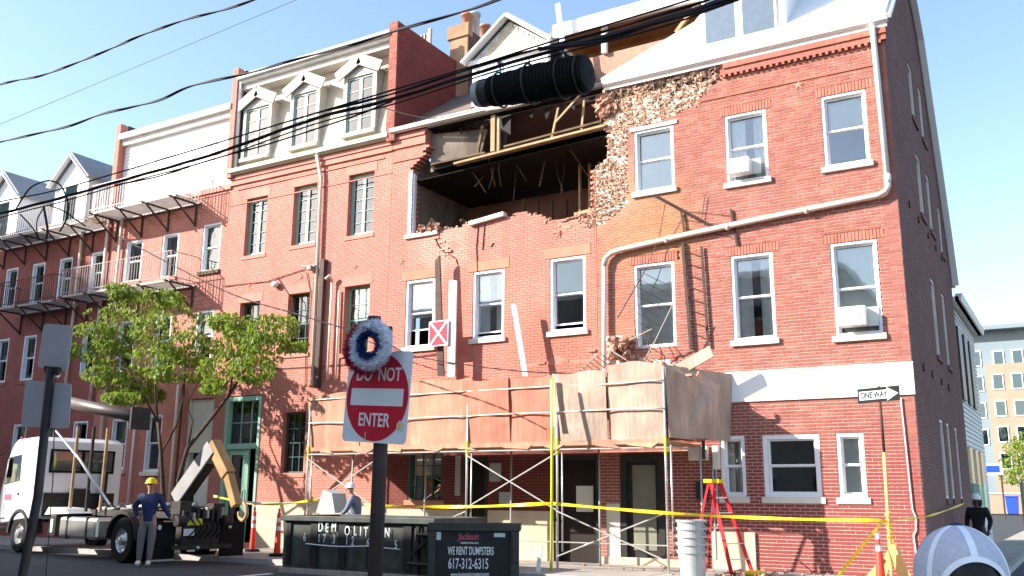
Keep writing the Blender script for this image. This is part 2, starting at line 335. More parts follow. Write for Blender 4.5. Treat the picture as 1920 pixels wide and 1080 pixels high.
# ---------------------------------------------------------------- brick walls
CH=.0725; BL=.215
def inpoly(x,z,P):
    c=False;j=len(P)-1
    for i in range(len(P)):
        a,b=P[i],P[j]
        if (a[1]>z)!=(b[1]>z) and x<(b[0]-a[0])*(z-a[1])/(b[1]-a[1])+a[0]: c=not c
        j=i
    return c
def brickwall(parent,x0,x1,z0,z1,rects,tf,bm,mm,hole=None,raw=None,parts=0,thick=.32,course=CH,bl=BL,topfn=None,prot=.0,jit=.0025,damage=(),low=None,jt=.005):
    core=MB();br=MB();rw=MB();lw=MB();sg=[]
    def bx(mb,u0,u1,d0,d1,a,b,tone=None):
        P=[tf(u0,d1,a),tf(u1,d1,a),tf(u1,d0,a),tf(u0,d0,a),tf(u0,d1,b),tf(u1,d1,b),tf(u1,d0,b),tf(u0,d0,b)]
        mb.add(P,[(2,3,7,6),(1,2,6,5),(3,0,4,7),(4,5,6,7),(3,2,1,0)],tone)
    n=int(round((z1-z0)/course))
    for i in range(n):
        a=z0+i*course;b=a+course;zc=(a+b)/2
        iv=[(x0,x1)]
        if topfn:
            t=topfn(zc)
            if t is None: continue
            iv=[t]
        for (p,q,r,s) in rects:
            if r<zc<s:
                nv=[]
                for (u,v) in iv:
                    if q<=u or p>=v: nv.append((u,v));continue
                    if p>u: nv.append((u,p))
                    if q<v: nv.append((q,v))
                iv=nv
        off=(i%2)*bl/2
        kept=[]
        for (u,v) in iv:
            k=math.floor((u-off-x0)/bl);c=x0+off+k*bl
            while c<v-1e-6:
                s0=max(c,u);s1=min(c+bl,v)
                c+=bl
                if s1-s0<.03: 
                    if kept and s1-s0>0 and abs(kept[-1][1]-s0)<1e-5: kept[-1]=(kept[-1][0],s1,kept[-1][2])
                    continue
                m_=(s0+s1)/2
                if hole and inpoly(m_,zc,hole): continue
                kept.append((s0,s1,raw is not None and inpoly(m_,zc,raw)))
        # core
        k=0
        while k<len(kept):
            s0,s1,_=kept[k];j=k
            while j+1<len(kept) and abs(kept[j+1][0]-s1)<1e-5: j+=1;s1=kept[j][1]
            israw=any(q[2] for q in kept[k:j+1])
            bx(core,s0+.003,s1-.003,-.010,-thick,a,b+.0005)
            k=j+1
        for (s0,s1,isr) in kept:
            u0=s0+jt;u1=s1-jt;za=a+jt;zb=b-jt
            dmg=any(inpoly((s0+s1)/2,zc,D) for D in damage)
            if isr:
                if random.random()<.03: continue
                r=random.random()
                d=random.uniform(-.028,.010) if r<.93 else random.uniform(-.06,.03)
                dz=random.uniform(-.012,.012)
                bx(rw,u0+random.uniform(-.012,.02),u1-random.uniform(-.012,.02),d,-.14,za+dz,zb+dz+random.uniform(-.012,.008))
                continue
            if dmg:
                if random.random()<.35: continue
                d=random.uniform(-.03,.04)
            else: d=random.uniform(-jit,jit)+prot
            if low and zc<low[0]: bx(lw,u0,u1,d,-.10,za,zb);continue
            if parts and abs(s1-s0-bl)<1e-4 and not dmg: sg.append((u0,u1,za,zb,d))
            else: bx(br,u0,u1,d,-.10,za,zb)
    c=core.build('wall',mm,parent)
    if parts:
        sg.sort(key=lambda q:(tf((q[0]+q[1])/2,0,(q[2]+q[3])/2)-CAM).length)
        near,rest=sg[:parts],sg[parts:]
        for q in rest: bx(br,q[0],q[1],q[4],-.10,q[2],q[3])
        one=MB();L=bl-2*jt;H=course-2*jt
        o0=tf(0,0,0);ux=tf(1,0,0)-o0;ud=tf(0,1,0)-o0
        P=[ux*(sx*L/2)+ud*d+Vector((0,0,sz*H/2)) for sz in(-1,1) for (sx,d) in ((-1,-.1),(1,-.1),(1,0),(-1,0))]
        one.add([P[0],P[1],P[2],P[3],P[4],P[5],P[6],P[7]],[(3,2,6,7),(2,1,5,6),(0,3,7,4),(4,7,6,5),(0,1,2,3)])
        one.t=[0.0]*5
        first=None
        for q in near:
            pos=tf((q[0]+q[1])/2,q[4],(q[2]+q[3])/2)-ORG.get(parent.name,Vector())
            if first is None: first=one.build('brick',bm,parent,loc=(0,0,0));o=first
            else: o=first.copy();COL.objects.link(o)
            o.location=pos
    if br.f: stuff(br.build('brickwork',bm,parent))
    if lw.f: stuff(lw.build('shaded_base_brickwork',mt[low[1]],parent))
    if rw.f: stuff(rw.build('exposed_backing_brick',mt['raw'],parent))
FT=lambda u,d,z:Vector((u,-d,z))
def snap(z): return round(z/CH)*CH
# windows ------------------------------------------------------------
def window(parent,x0,x1,z0,z1,tf,style='sash',frame='vinyl',inner='shade',drop=1.0,sill=True,dep=.12,glass='glass',openbot=0.0,sashz=.5,fw_=.06,sillmat='sill',lab=None,muntin=0,silld=.07):
    # x0..x1,z0..z1 opening; dep reveal depth
    f=MB()
    def b(mb,u0,u1,d0,d1,a,c,tone=None):
        P=[tf(u0,d0,a),tf(u1,d0,a),tf(u1,d1,a),tf(u0,d1,a),tf(u0,d0,c),tf(u1,d0,c),tf(u1,d1,c),tf(u0,d1,c)]
        mb.add(P,[(0,1,5,4),(1,2,6,5),(2,3,7,6),(3,0,4,7),(4,5,6,7),(3,2,1,0)],tone)
    fo=-.02 if dep<.15 else -dep
    b(f,x0,x0+fw_,fo,-dep-.08,z0,z1);b(f,x1-fw_,x1,fo,-dep-.08,z0,z1)
    b(f,x0+fw_,x1-fw_,fo,-dep-.08,z1-fw_,z1);b(f,x0+fw_,x1-fw_,fo,-dep-.08,z0,z0+fw_*.8)
    W=f.build('window',mt[frame],parent)
    if lab: W['label']=lab
    a0,a1=x0+fw_,x1-fw_;b0,b1=z0+fw_*.8,z1-fw_
    s=MB();zm=b0+(b1-b0)*sashz;sw=.04
    if style=='sash':
        for (lo,hi,dd) in ((zm,b1,-dep+.01),(b0+openbot,zm+.02,-dep-.03)):
            b(s,a0,a0+sw,dd,dd-.03,lo,hi);b(s,a1-sw,a1,dd,dd-.03,lo,hi)
            b(s,a0+sw,a1-sw,dd,dd-.03,hi-sw,hi);b(s,a0+sw,a1-sw,dd,dd-.03,lo,lo+sw)
    elif style=='casement':
        m_=(a0+a1)/2
        for (u,v) in ((a0,m_-.005),(m_+.005,a1)):
            b(s,u,u+.045,-dep,-dep-.035,b0,b1);b(s,v-.045,v,-dep,-dep-.035,b0,b1)
            b(s,u+.045,v-.045,-dep,-dep-.035,b1-.05,b1);b(s,u+.045,v-.045,-dep,-dep-.035,b0,b0+.05)
            for k in range(1,5):
                z=b0+(b1-b0)*k/5;b(s,u+.045,v-.045,-dep-.008,-dep-.028,z-.008,z+.008)
    elif style=='grid':
        b(s,a0,a1,-dep,-dep-.03,zm-.02,zm+.02)
        for k in range(1,3):
            x=a0+(a1-a0)*k/3;b(s,x-.01,x+.01,-dep-.004,-dep-.026,b0,zm-.021);b(s,x-.01,x+.01,-dep-.004,-dep-.026,zm+.021,b1)
        for z in ((b0+zm)/2,(b1+zm)/2): b(s,a0,a1,-dep-.006,-dep-.024,z-.01,z+.01)
    if s.f: s.build('sash',mt[frame],W)
    p=MB()
    if openbot>0:
        b(p,a0,a1,-dep-.012,-dep-.018,zm,b1);b(p,a0,a1,-dep-.04,-dep-.046,b0+openbot,zm)
    else: b(p,a0,a1,-dep-.042,-dep-.046,b0,b1)
    p.build('pane',mt[glass],W)
    if sill:
        q=MB();b(q,x0-.07,x1+.07,silld,-dep+.02,z0-.13,z0-.002);q.build('sill',mt[sillmat],W,bevel=.008)
    if inner:
        q=MB();nn=14
        zt=b1;zb=b1-(b1-b0)*drop
        if inner=='curt':
            for k in range(nn):
                u=a0+(a1-a0)*k/nn;v=a0+(a1-a0)*(k+1)/nn;d=-dep-.10-(.03 if k%2 else 0);d2=-dep-.10-(0 if k%2 else .03)
                if nn*.38<k<nn*.62: continue
                q.add([tf(u,d,zb),tf(v,d2,zb),tf(v,d2,zt),tf(u,d,zt)],[(0,1,2,3)])
            q.build('curtain',mt['curt'],W)
        else:
            b(q,a0+.02,a1-.02,-dep-.09,-dep-.10,zb,zt);q.build('roller_shade',mt[inner],W)
    return W
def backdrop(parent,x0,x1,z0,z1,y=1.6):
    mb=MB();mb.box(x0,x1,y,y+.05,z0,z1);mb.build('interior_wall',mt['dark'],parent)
SOLD={}
def soldier(parent,x0,x1,z,mat='brickA',h=.205):
    u=x0
    while u<x1-.03:
        if mat not in SOLD:
            one=MB().box(-.030,.030,-.006,.1,.004,h);one.t=[0.0]*6;o=SOLD[mat]=one.build('soldier_brick',M('soldier_brick_red',(.46,.17,.12),.85,.2,6,tone=.5,bump=.3),parent,loc=(0,0,0))
        else: o=SOLD[mat].copy();COL.objects.link(o)
        o.parent=parent;o.location=Vector((u+.036,random.uniform(-.003,.003),z))-ORG[parent.name]
        u+=.0725
def star(mb,x,z,r,y=-.0,d=.03):
    P=[]
    for k in range(10):
        a=math.pi/2+k*math.pi/5;q=r if k%2==0 else r*.42;P.append(Vector((x+q*math.cos(a),y-.008,z+q*math.sin(a))))
    n=len(mb.v);mb.add(P+[Vector((x,y-d,z))],[(k,(k+1)%10,10) for k in range(10)])
# ================================================================ house A (corner)
XA0,XA1=-9.8,-2.77
hole=[(-15.12,11.9),(-15.16,11.41),(-15.06,11.18),(-15.27,10.82),(-15.64,10.6),(-15.64,8.62),(-14.56,8.60),(-13.6,8.68),(-13.17,8.74),(-12.42,8.72),(-11.85,8.76),(-11.45,8.62),(-10.98,8.42),(-10.67,8.38),(-10.07,8.32),(-9.96,8.44),(-9.9,9.56),(-9.68,9.69),(-9.48,9.77),(-9.46,10.55),(-9.62,11.2),(-9.5,11.9)]
raw=[(-9.9,11.9),(-6.3,11.9),(-6.35,11.45),(-6.75,11.1),(-6.9,10.92),(-7.31,10.70),(-8.0,10.55),(-8.95,10.45),(-8.95,8.8),(-9.1,8.45),(-9.45,8.2),(-10.0,8.05),(-10.3,8.15),(-10.3,9.9)]
hA=thing('corner_rowhouse','red brick three-storey corner rowhouse with white band, gutter and broken brickwork at its upper left','house',(-6.3,0,0))
rA=[]
WA3=[(-8.74,-7.72,8.77,10.34),(-6.43,-5.46,8.65,10.31),(-4.21,-3.26,8.63,10.27)]
WA2=[(-8.82,-7.80,4.91,6.95),(-6.43,-5.48,4.91,6.91),(-4.22,-3.27,4.85,6.88)]
WA1=[(-6.84,-6.30,1.49,2.82),(-5.90,-4.71,1.50,2.84),(-4.36,-3.82,1.50,2.85)]
WA3=[(a,b,snap(c),snap(d)) for a,b,c,d in WA3];WA2=[(a,b,snap(c),snap(d)) for a,b,c,d in WA2];WA1=[(a,b,snap(c),snap(d)) for a,b,c,d in WA1]
ops=WA3+WA2+WA1
sold=[(a-.12,b+.12,d,d+3*CH) for a,b,c,d in WA3[1:]+WA2]
doorA=(-9.26,-8.19,0,snap(2.47))
band=(-6.62,XA1,snap(3.56),snap(4.2))
gap=[(-9.45,5.05),(-9.2,5.0),(-8.9,4.72),(-7.6,4.70),(-7.45,4.45),(-7.9,4.3),(-9.3,4.25),(-9.5,4.5)]
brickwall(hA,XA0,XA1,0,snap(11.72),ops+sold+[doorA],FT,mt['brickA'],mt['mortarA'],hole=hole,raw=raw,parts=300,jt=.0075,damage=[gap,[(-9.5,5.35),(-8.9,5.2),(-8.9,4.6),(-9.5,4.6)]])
for (a,b,c,d) in WA3[1:]+WA2: soldier(hA,a-.12,b+.12,d)
MB().box(-8.85,-7.6,-.03,.1,WA3[0][3],WA3[0][3]+.09).build('lintel',mt['sill'],hA)
mb=MB();mb.box(-6.66,XA1+.02,-.045,.0,3.56,4.2);mb.box(-6.66,XA1+.03,-.06,0,4.2,4.225);mb.build('white_band',mt['white'],hA,bevel=.004)
mb=MB();mb.box(-6.46,XA1+.04,-.07,.02,11.32,11.46);mb.box(-6.38,XA1+.05,-.11,.02,11.46,11.6);mb.box(-6.3,XA1+.06,-.05,.02,11.6,11.72);
x=-6.4
while x<XA1-.05: mb.box(x,x+.062,-.09,.0,11.25,11.325);x+=.14
mb.build('brick_cornice',M('cornice_brick',(.42,.15,.11),.85,.25,14,tone=.5,stain=.3,bump=.6),hA)
mb=MB();mb.box(-7.0,-3.05,-.025,0,10.78,10.81);mb.build('string_course',mt['brickA'],hA)
mb=MB()
for (x,z) in ((-4.66,10.69),(-7.07,10.75)): star(mb,x,z,.13)
mb.build('anchor_star',mt['stone'],hA)
lbl=['window at top left beside the broken brickwork','window with a cream air conditioner at the top floor','top floor window nearest the white downpipe']
window(hA,*WA3[0][:2],WA3[0][2],WA3[0][3],FT,inner='shade',drop=1);window(hA,*WA3[1],FT,inner='curt',drop=.95);window(hA,*WA3[2],FT,inner='shade',drop=.45,glass='glass')
window(hA,*WA2[0],FT,inner='shade',drop=1,sill=False);window(hA,*WA2[1],FT,inner='curt',drop=1);window(hA,*WA2[2],FT,inner='shade',drop=.8)
window(hA,*WA1[0],FT,inner='curt',drop=1,fw_=.075,sill=True,silld=.03);window(hA,*WA1[1],FT,inner=None,glass='glassd',fw_=.09,silld=.03);window(hA,*WA1[2],FT,inner='shade',drop=1,fw_=.075,silld=.03)
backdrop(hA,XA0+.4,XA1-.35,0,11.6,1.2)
mb=MB();mb.box(XA0+.35,XA1-.33,.33,9.2,3.45,3.55);mb.box(XA0+.35,XA1-.33,.33,9.2,7.6,7.7);mb.build('floor_slab',mt['dark'],hA)
# side wall with gambrel end
prof=[(0,11.72),(4.2,15.6),(6.1,14.0),(8.9,8.6),(9.3,7.6)]
def side_iv(z):
    if z<7.6: return (0.0,9.3)
    if z<11.72:
        # rear slope
        y=9.3
        for (a,b) in zip(prof[1:],prof[2:]):
            if b[1]<=z<=a[1]: y=a[0]+(b[0]-a[0])*(z-a[1])/(b[1]-a[1])
        return (0.0,y)
    def cut(p,q): return p[0]+(q[0]-p[0])*(z-p[1])/(q[1]-p[1])
    lo=cut(prof[0],prof[1]);hi=6.1
    for (a,b) in zip(prof[1:],prof[2:]):
        if b[1]<=z<=a[1]: hi=cut(a,b)
    return (lo,hi) if z<15.55 and hi-lo>.1 else None
ST=lambda u,d,z:Vector((XA1+d,u,z))
SW=[]
for (px0,py0,px1,py1) in ((1706,140,1716,205),(1722,165,1731,240),(1724,280,1737,390),(1739,310,1751,425),(1758,365,1772,470),(1759,540,1768,675),(1776,570,1783,700)):
    a=atx(px0,py0,XA1);b=atx(px1,py1,XA1)
    SW.append((a.y,a.z,b.y,b.z))
# regularised side window rows (measured positions rounded)
sideW=[(3.6,4.35,10.9,12.4),(5.3,6.0,10.9,12.4),(3.6,4.4,8.35,9.9),(5.3,6.0,8.35,9.9),(7.4,8.0,8.2,9.6),(4.3,5.1,4.9,6.9),(6.4,7.1,4.9,6.9),(3.6,4.3,1.5,3.3),(4.9,5.5,1.5,3.3),(6.6,7.2,1.5,3.3)]
sideW=[(a,b,snap(c),snap(d)) for a,b,c,d in sideW]
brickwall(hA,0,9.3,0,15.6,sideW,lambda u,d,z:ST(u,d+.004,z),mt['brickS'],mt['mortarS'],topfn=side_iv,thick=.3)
for i_,q in enumerate(sideW): window(hA,*q,ST,inner='shade',drop=(.4,.8,.6)[i_%3],frame='gut',glass='glassd',sillmat='brickS',silld=.05)
for (y,z) in ((1.6,8),(3,8),(4.6,8),(6,8),(7.2,8),(1.6,4.3),(3,4.3),(4.6,4.3),(6,4.3)): MB().tube([(XA1-.01,y,z),(XA1+.04,y,z)],.085,6).build('anchor_plate',mt['iron'],hA)
# roof A
def slab(P,th,name,mat,parent):
    P=[Vector(p) for p in P];n=(P[1]-P[0]).cross(P[2]-P[0]).normalized()*th;MB().prism([p for p in P],n).build(name,mat,parent)
ev=-.22
mb=MB()
mb.prism([(-9.5,ev,11.75),(XA1+.1,ev,11.75),(XA1+.1,4.2,15.75),(-7.85,4.2,15.75),(-7.85,2.3,14.05)],(0,-.05,.12))
mb.prism([(-8,4.2,15.75),(XA1+.1,4.2,15.75),(XA1+.1,6.1,14.1),(-8,6.1,14.1)],(0,.05,.12))
mb.prism([(-8,6.1,14.1),(XA1+.1,6.1,14.1),(XA1+.1,8.95,8.65),(-8,8.95,8.65)],(0,.05,.08))
mb.prism([(-8,8.95,8.65),(XA1+.1,8.95,8.65),(XA1+.1,9.35,7.55),(-8,9.35,7.55)],(0,.05,.05))
mb.build('roof',mt['roofw'],hA)
mb=MB()
for a,b in zip([(ev,11.75)]+prof[1:],prof[1:]): mb.bar((XA1+.12,a[0],a[1]+.02),(XA1+.12,b[0],b[1]+.02),.10,.16,(1,0,0))
mb.build('rake_trim',mt['white'],hA)
mb=MB()
P=[(0,0),(0,.11),(-.10,.15),(-.13,.15),(-.11,.02),(-.02,-.02)]
mb.prism([(-9.5,-.1+p[0],11.70+p[1]) for p in P],(XA1+9.5+.12,0,0));mb.box(-9.5,XA1+.08,-.1,.0,11.6,11.71)
mb.build('gutter',mt['white'],hA)
# dormer A
d=thing('x','x','x');bpy.data.objects.remove(d)
mb=MB()
DX0,DX1=-7.0,-4.95
mb.prism([(DX0,.35,12.15),(DX1,.35,12.15),(DX1,.35,15.3),(DX0,.35,15.3)],(0,.25,0))
mb.box(DX1-.05,DX1,.6,4.4,12.4,15.3);mb.box(DX0,DX0+.05,.6,4.4,12.4,15.3)
dm=mb.build('dormer',mt['white'],hA)
mb=MB();mb.box(DX0-.15,DX1+.15,.1,4.4,15.3,15.42);mb.build('dormer_roof',mt['roofw'],dm)
dfT=lambda u,d_,z:Vector((u,.34-d_,z))
mb=MB();
for (a,b) in ((-6.95,-6.1),(-6.02,-5.15)):
    mb.box(a,b,.30,.345,12.3,12.36);mb.box(a,b,.30,.345,14.2,14.26);mb.box(a,a+.05,.30,.345,12.36,14.2);mb.box(b-.05,b,.30,.345,12.36,14.2)
mb.build('window_frame',mt['vinyl'],dm)
mb=MB();mb.box(-6.9,-6.15,.322,.342,12.36,14.2);mb.box(-5.97,-5.2,.322,.342,12.36,14.2);mb.build('shade_panel',mt['curt'],dm)
mb=MB();mb.box(-6.9,-6.15,.316,.32,12.36,14.2);mb.box(-5.97,-5.2,.316,.32,12.36,14.2);mb.build('pane',mt['glass'],dm)
# downpipes A
mb=MB()
pp=[(-2.98,-.16,11.65),(-2.98,-.09,11.4),(-2.93,-.09,8.15)]
mb.tube(pp,.062,10);mb.tube([(-2.93,-.09,8.22),(-2.93,-.09,8.02)],.075,10);mb.build('downpipe',mt['pipew'],hA,smooth=True)
mb=MB()
Q=[(-2.93,-.09,8.15),(-2.93,-.10,7.95),(-3.0,-.11,7.84),(-3.15,-.12,7.78),(-5.2,-.12,7.66),(-7.2,-.12,7.52),(-9.1,-.12,7.36),(-9.35,-.12,7.31),(-9.5,-.12,7.2),(-9.56,-.12,7.0)]
mb.tube(Q,.068,10)
for t in (.25,.55,.8):
    p=Vector(Q[3]).lerp(Vector(Q[6]),t);mb.tube([p+Vector((-.03,0,.003)),p+Vector((.03,0,-.003))],.078,10)
mb.build('downpipe',mt['pipe'],hA,smooth=True)
MB().tube([(-9.56,-.12,7.02),(-9.58,-.12,4.35)],.06,10).build('downpipe',mt['pipew'],hA,smooth=True)
mb=MB();z=3.5
pts=[at(1694,756,-.03)]+[at(1695+ (i*1.2),756+i*24,-.03) for i in range(1,10)]
mb.tube([(-3.03,-.03,3.5),(-3.0,-.03,2.2),(-2.98,-.03,1.3),(-2.93,-.03,1.15),(-2.95,-.03,.9),(-3.0,-.03,.8),(-2.98,-.03,.45)],.014,6);mb.build('conduit',mt['pipew'],hA)
# doors A and wall fittings
mb=MB();mb.box(-9.26,-9.12,-.02,.3,0.15,2.47);mb.box(-8.33,-8.19,-.02,.3,.15,2.47);mb.box(-9.12,-8.33,-.02,.3,2.3,2.47)
dr=mb.build('door_frame',mt['blackp'],hA);MB().box(-9.12,-8.33,.1,.15,.15,2.3).build('door_leaf',mt['blackp'],dr);MB().box(-9.0,-8.43,.085,.098,.32,2.22).build('door_panel',M('grey_green_panel',(.20,.20,.15),.5,.1,2),dr)
MB().box(-9.75,-7.25,-.05,.05,0,.16).build('door_step',mt['stucco'],hA)
MB().box(-9.62,-9.28,-.03,.02,.16,1.35).build('panel',mt['stop'],hA)
each('meter_box',mt['sill'],hA,[(-7.55,-7.1,-.14,0,2.3,2.62),(-7.0,-6.85,-.12,0,2.1,2.62)],.02)
mb=MB();mb.box(-7.4,-7.15,-.12,0,1.45,1.85);mb.build('electric_box',mt['blackp'],hA,bevel=.01)
mb=MB();mb.tube([(-7.02,-.05,2.2),(-7.02,-.05,.2)],.022,8);mb.tube([(-6.94,-.05,2.2),(-6.95,-.05,.9)],.02,8);mb.build('conduit',mt['grey'],hA)
MB().box(-7.1,-6.15,-.05,.0,0,.78).build('concrete_patch',mt['stucco'],hA)
# ================================================================ house B (damaged)
XB0,XB1=-16.3,-9.8
hB=thing('damaged_rowhouse','pink painted brick rowhouse with its top floor wall torn open and burnt rooms showing','house',(-13,0,0))
WB2=[(-15.67,-14.69,5.47,7.35),(-13.45,-12.48,5.48,7.34),(-11.12,-10.12,5.53,7.37)]
WB2=[(a,b,snap(c),snap(d)) for a,b,c,d in WB2]
doorB=(-11.0,-9.801,0,snap(2.48));doorB2=(-13.6,-12.9,0,snap(2.5))
WB1=[(-15.4,-14.3,1.35,2.6)]
linB=[(a-.16,b+.16,d,snap(d+.3)) for a,b,c,d in WB2]
crk=[(-11.35,5.15),(-10.4,5.15),(-10.0,4.9),(-9.9,4.75),(-10.4,4.62),(-11.6,4.62),(-11.7,4.75)]
crack=[[(-11.9,4.78),(-11.1,4.80),(-11.05,4.90),(-10.75,4.92),(-10.70,4.84),(-10.95,4.72),(-11.9,4.72)],[(-10.65,4.80),(-10.0,4.82),(-9.92,5.1),(-9.85,5.1),(-9.9,4.72),(-10.6,4.72)]]
patches=[[(-14.5,7.9),(-14.1,8.3),(-13.9,8.1),(-14.2,7.7)],[(-14.7,8.45),(-14.55,8.5),(-14.3,8.0),(-14.45,7.95)],[(-10.95,8.15),(-10.75,8.2),(-10.7,7.9),(-10.9,7.85)]]
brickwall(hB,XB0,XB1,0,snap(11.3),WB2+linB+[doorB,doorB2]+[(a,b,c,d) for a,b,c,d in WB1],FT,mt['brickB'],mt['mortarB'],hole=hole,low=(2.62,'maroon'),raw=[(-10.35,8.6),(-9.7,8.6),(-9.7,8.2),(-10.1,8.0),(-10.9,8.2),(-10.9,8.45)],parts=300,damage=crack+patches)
each('lintel',mt['stone'],hB,[(a,b,-.012,.2,c+.005,d-.005) for a,b,c,d in linB],.01)
window(hB,*WB2[0],FT,inner='shade',drop=.55,openbot=.42,glass='glass',fw_=.07);window(hB,*WB2[1],FT,inner='curt',drop=.9,openbot=.1,fw_=.07);window(hB,*WB2[2],FT,inner='shade',drop=.5,openbot=.12,fw_=.07,glass='glassd')
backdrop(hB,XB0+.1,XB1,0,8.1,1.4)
mb=MB();mb.box(XB0,-15.12,-.05,.3,11.3,11.74);mb.box(XB0,-15.12,-.09,.0,11.55,11.62);mb.box(XB0,-15.2,-.03,0,10.9,10.925);mb.build('cornice',mt['brickC'],hB)
# loose sills & left window jamb of the torn storey
mb=MB();mb.box(-15.66,-15.56,-.03,.15,8.66,10.5);mb.box(-15.56,-15.50,.02,.13,8.66,10.45);mb.build('window_jamb',mt['vinyl'],hB)
MB().box(-15.75,-14.62,-.07,.15,8.53,8.65).build('broken_sill',mt['sill'],hB,bevel=.01);MB().bar((-13.55,-.02,8.66),(-12.45,-.02,8.78),.2,.12).build('broken_sill',mt['sill'],hB,bevel=.01)
# rooms behind the hole
mb=MB();mb.box(-15.9,-15.6,.3,5.2,8.1,11.1);mb.build('room_side_wall',mt['sootw'],hB)
mb=MB();mb.box(-15.6,-9.4,3.0,3.1,7.9,10.24);mb.box(-15.6,-9.4,5.2,5.3,10.4,14.2);mb.build('room_back_wall',M('smoked_red_wall',(.30,.15,.11),.95,.3,.7,stain=.4),hB)
mb=MB();mb.box(-9.46,-9.36,.33,5.2,8.1,11.5);mb.build('room_party_wall',mt['rawd'],hB)
mb=MB();mb.box(-15.6,-9.47,.3,5.2,8.0,8.1);mb.build('room_floor',mt['woodd'],hB)
MB().prism([(-15.6,.1,10.24),(-9.46,.1,10.46),(-9.46,5.2,10.46),(-15.6,5.2,10.24)],(0,0,.02)).build('sooty_ceiling',mt['soot'],hB)
mb=MB();mb.prism([(-14.9,.05,10.46),(-9.47,.05,10.66),(-9.47,5.2,10.66),(-14.9,5.2,10.46)],(0,0,.12));mb.build('attic_floor',mt['soot'],hB)
for k in range(7):
    x=random.uniform(-14.9,-9.7);z=10.42+(x+14.9)*.0368;l=random.uniform(.15,.8)
    MB().bar((x,random.uniform(.1,1.2),z),(x+random.uniform(-.35,.35),random.uniform(.1,1.3),z-l),.025,.04,(0,1,0)).build('dangling_lath',mt['woodd'],hB)
for k in range(5):
    mb=MB();x=random.uniform(-14.8,-9.8);y=random.uniform(.05,.9);l=random.uniform(.3,1.1);mb.tube(spl_([(x,y,10.5),(x+random.uniform(-.1,.1),y,10.5-l*.5),(x+random.uniform(-.3,.3),y+.1,10.5-l)]),.008,4);mb.build('dangling_wire',mt['iron'],hB)
for k in range(7):
    x=-14.2+k*.68+random.uniform(-.1,.1);MB().prism([(x,.35,11.7),(x+random.uniform(.2,.5),.3,11.72),(x+random.uniform(.1,.4),.2,11.72-random.uniform(.15,.5))],(0,.01,0)).build('torn_felt',mt['soot'],hB)
for k in range(10):
    x=random.uniform(-15.3,-10);MB().bar((x,random.uniform(.4,2.5),8.1),(x+random.uniform(-.9,.9),random.uniform(.4,2.5),8.5+random.random()*.9),.05,.09).build('fallen_timber',mt['woodd'] if k%3 else mt['wood'],hB)
mb=MB()
for k in range(200): mb.lump((random.uniform(-15.4,-9.7),random.uniform(.35,3),8.1+random.random()*.35),random.uniform(.05,.14))
stuff(mb.build('room_debris',mt['rawd'],hB))
mb=MB();mb.bar((-14.1,0,10.47),(-9.48,0,10.67),.06,.2,(0,1,0));mb.build('rim_beam',mt['wood'],hB)
mb=MB();mb.bar((-14.9,-.02,10.60),(-13.1,-.02,10.62),.05,.09,(0,1,0));mb.bar((-12.5,-.02,10.68),(-9.6,-.02,10.82),.05,.07,(0,1,0));mb.build('rim_plate',mt['woodd'],hB)
mb=MB();
mb.box(-12.93,-12.80,-.04,.08,10.62,11.66);mb.box(-12.76,-12.68,.0,.08,10.62,11.6)
mb.build('stud',mt['wood'],hB)
for p,q,w_ in (((-13.6,.3,10.6),(-13.4,.3,11.6),.07),((-14.1,.5,10.6),(-14.0,.5,11.6),.08),((-11.05,-.02,10.62),(-10.85,-.02,11.45),.05),((-10.95,-.02,11.05),(-10.2,-.05,11.65),.05),((-10.3,.2,10.65),(-10.2,.2,11.6),.05),((-9.8,.3,10.65),(-9.75,.3,11.6),.04)):
    MB().bar(p,q,w_,w_,(0,1,0)).build('stud',mt['wood'] if w_==.05 else mt['woodd'],hB)
mb=MB();mb.prism([(-15.12,.25,10.5),(-13.5,.35,10.7),(-13.45,.6,11.6),(-15.12,.25,11.65)],(0,.04,0));mb.build('hanging_plaster',mt['sootw'],hB)
for x,y in ((-13.1,2.1),(-12.75,2.3),(-12.4,2.5),(-12.05,2.7),(-11.75,2.85)): MB().bar((x,y,8.1),(x,y,9.9),.05,.09,(0,1,0)).build('stud',mt['woodd'],hB)
for x in (-10.45,-10.15,-9.85): MB().bar((x-.6,1.6,8.1),(x-.6,1.6,10.4),.05,.09,(0,1,0)).build('stud',mt['wood'],hB)
MB().bar((-11.2,1.55,9.0),(-10.2,1.55,9.1),.05,.09).build('stud',mt['wood'],hB)
mb=MB();mb.prism([(-15.58,2.6,9.25),(-15.58,3.25,9.2),(-15.58,3.25,9.75),(-15.58,2.55,9.8)],(.02,0,0));mb.build('paper_sheet',mt['sill'],hB)
# rubble crumbs on the broken edge
mb=MB()
for i in range(150):
    x=random.uniform(-15.5,-9.9);zz=8.68+.04*math.sin(x*5) if x<-11.6 else 8.36+(abs(x+10.8))*.1
    mb.lump((x,random.uniform(-.02,.25),zz+random.uniform(-.02,.05)),random.uniform(.02,.07))
for i in range(14): mb.lump((-15.0+random.uniform(-.3,.5),-.04,8.66+random.uniform(0,.18)),.09)
for i in range(60): mb.lump((random.uniform(-9.75,-9.2),random.uniform(-.1,.1),random.uniform(10.9,11.5)),random.uniform(.04,.11))
stuff(mb.build('rubble_edge',mt['raw'],hB))
mb=MB()
for i in range(220): mb.lump((random.uniform(-9.45,-6.5),random.uniform(-.03,.06),11.72-abs(random.gauss(0,.28))),random.uniform(.03,.09))
stuff(mb.build('soot_rubble',mt['rawd'],hA))
mb=MB();k=0
while k<4200:
    x=random.uniform(-10.3,-6.3);z=random.uniform(8.0,11.6)
    if not inpoly(x,z,raw) or inpoly(x,z,hole) or (-8.85<x<-7.65 and 8.7<z<10.5): k+=.2;continue
    k+=1;mb.lump((x,random.uniform(-.025,.02),z),random.uniform(.010,.030))
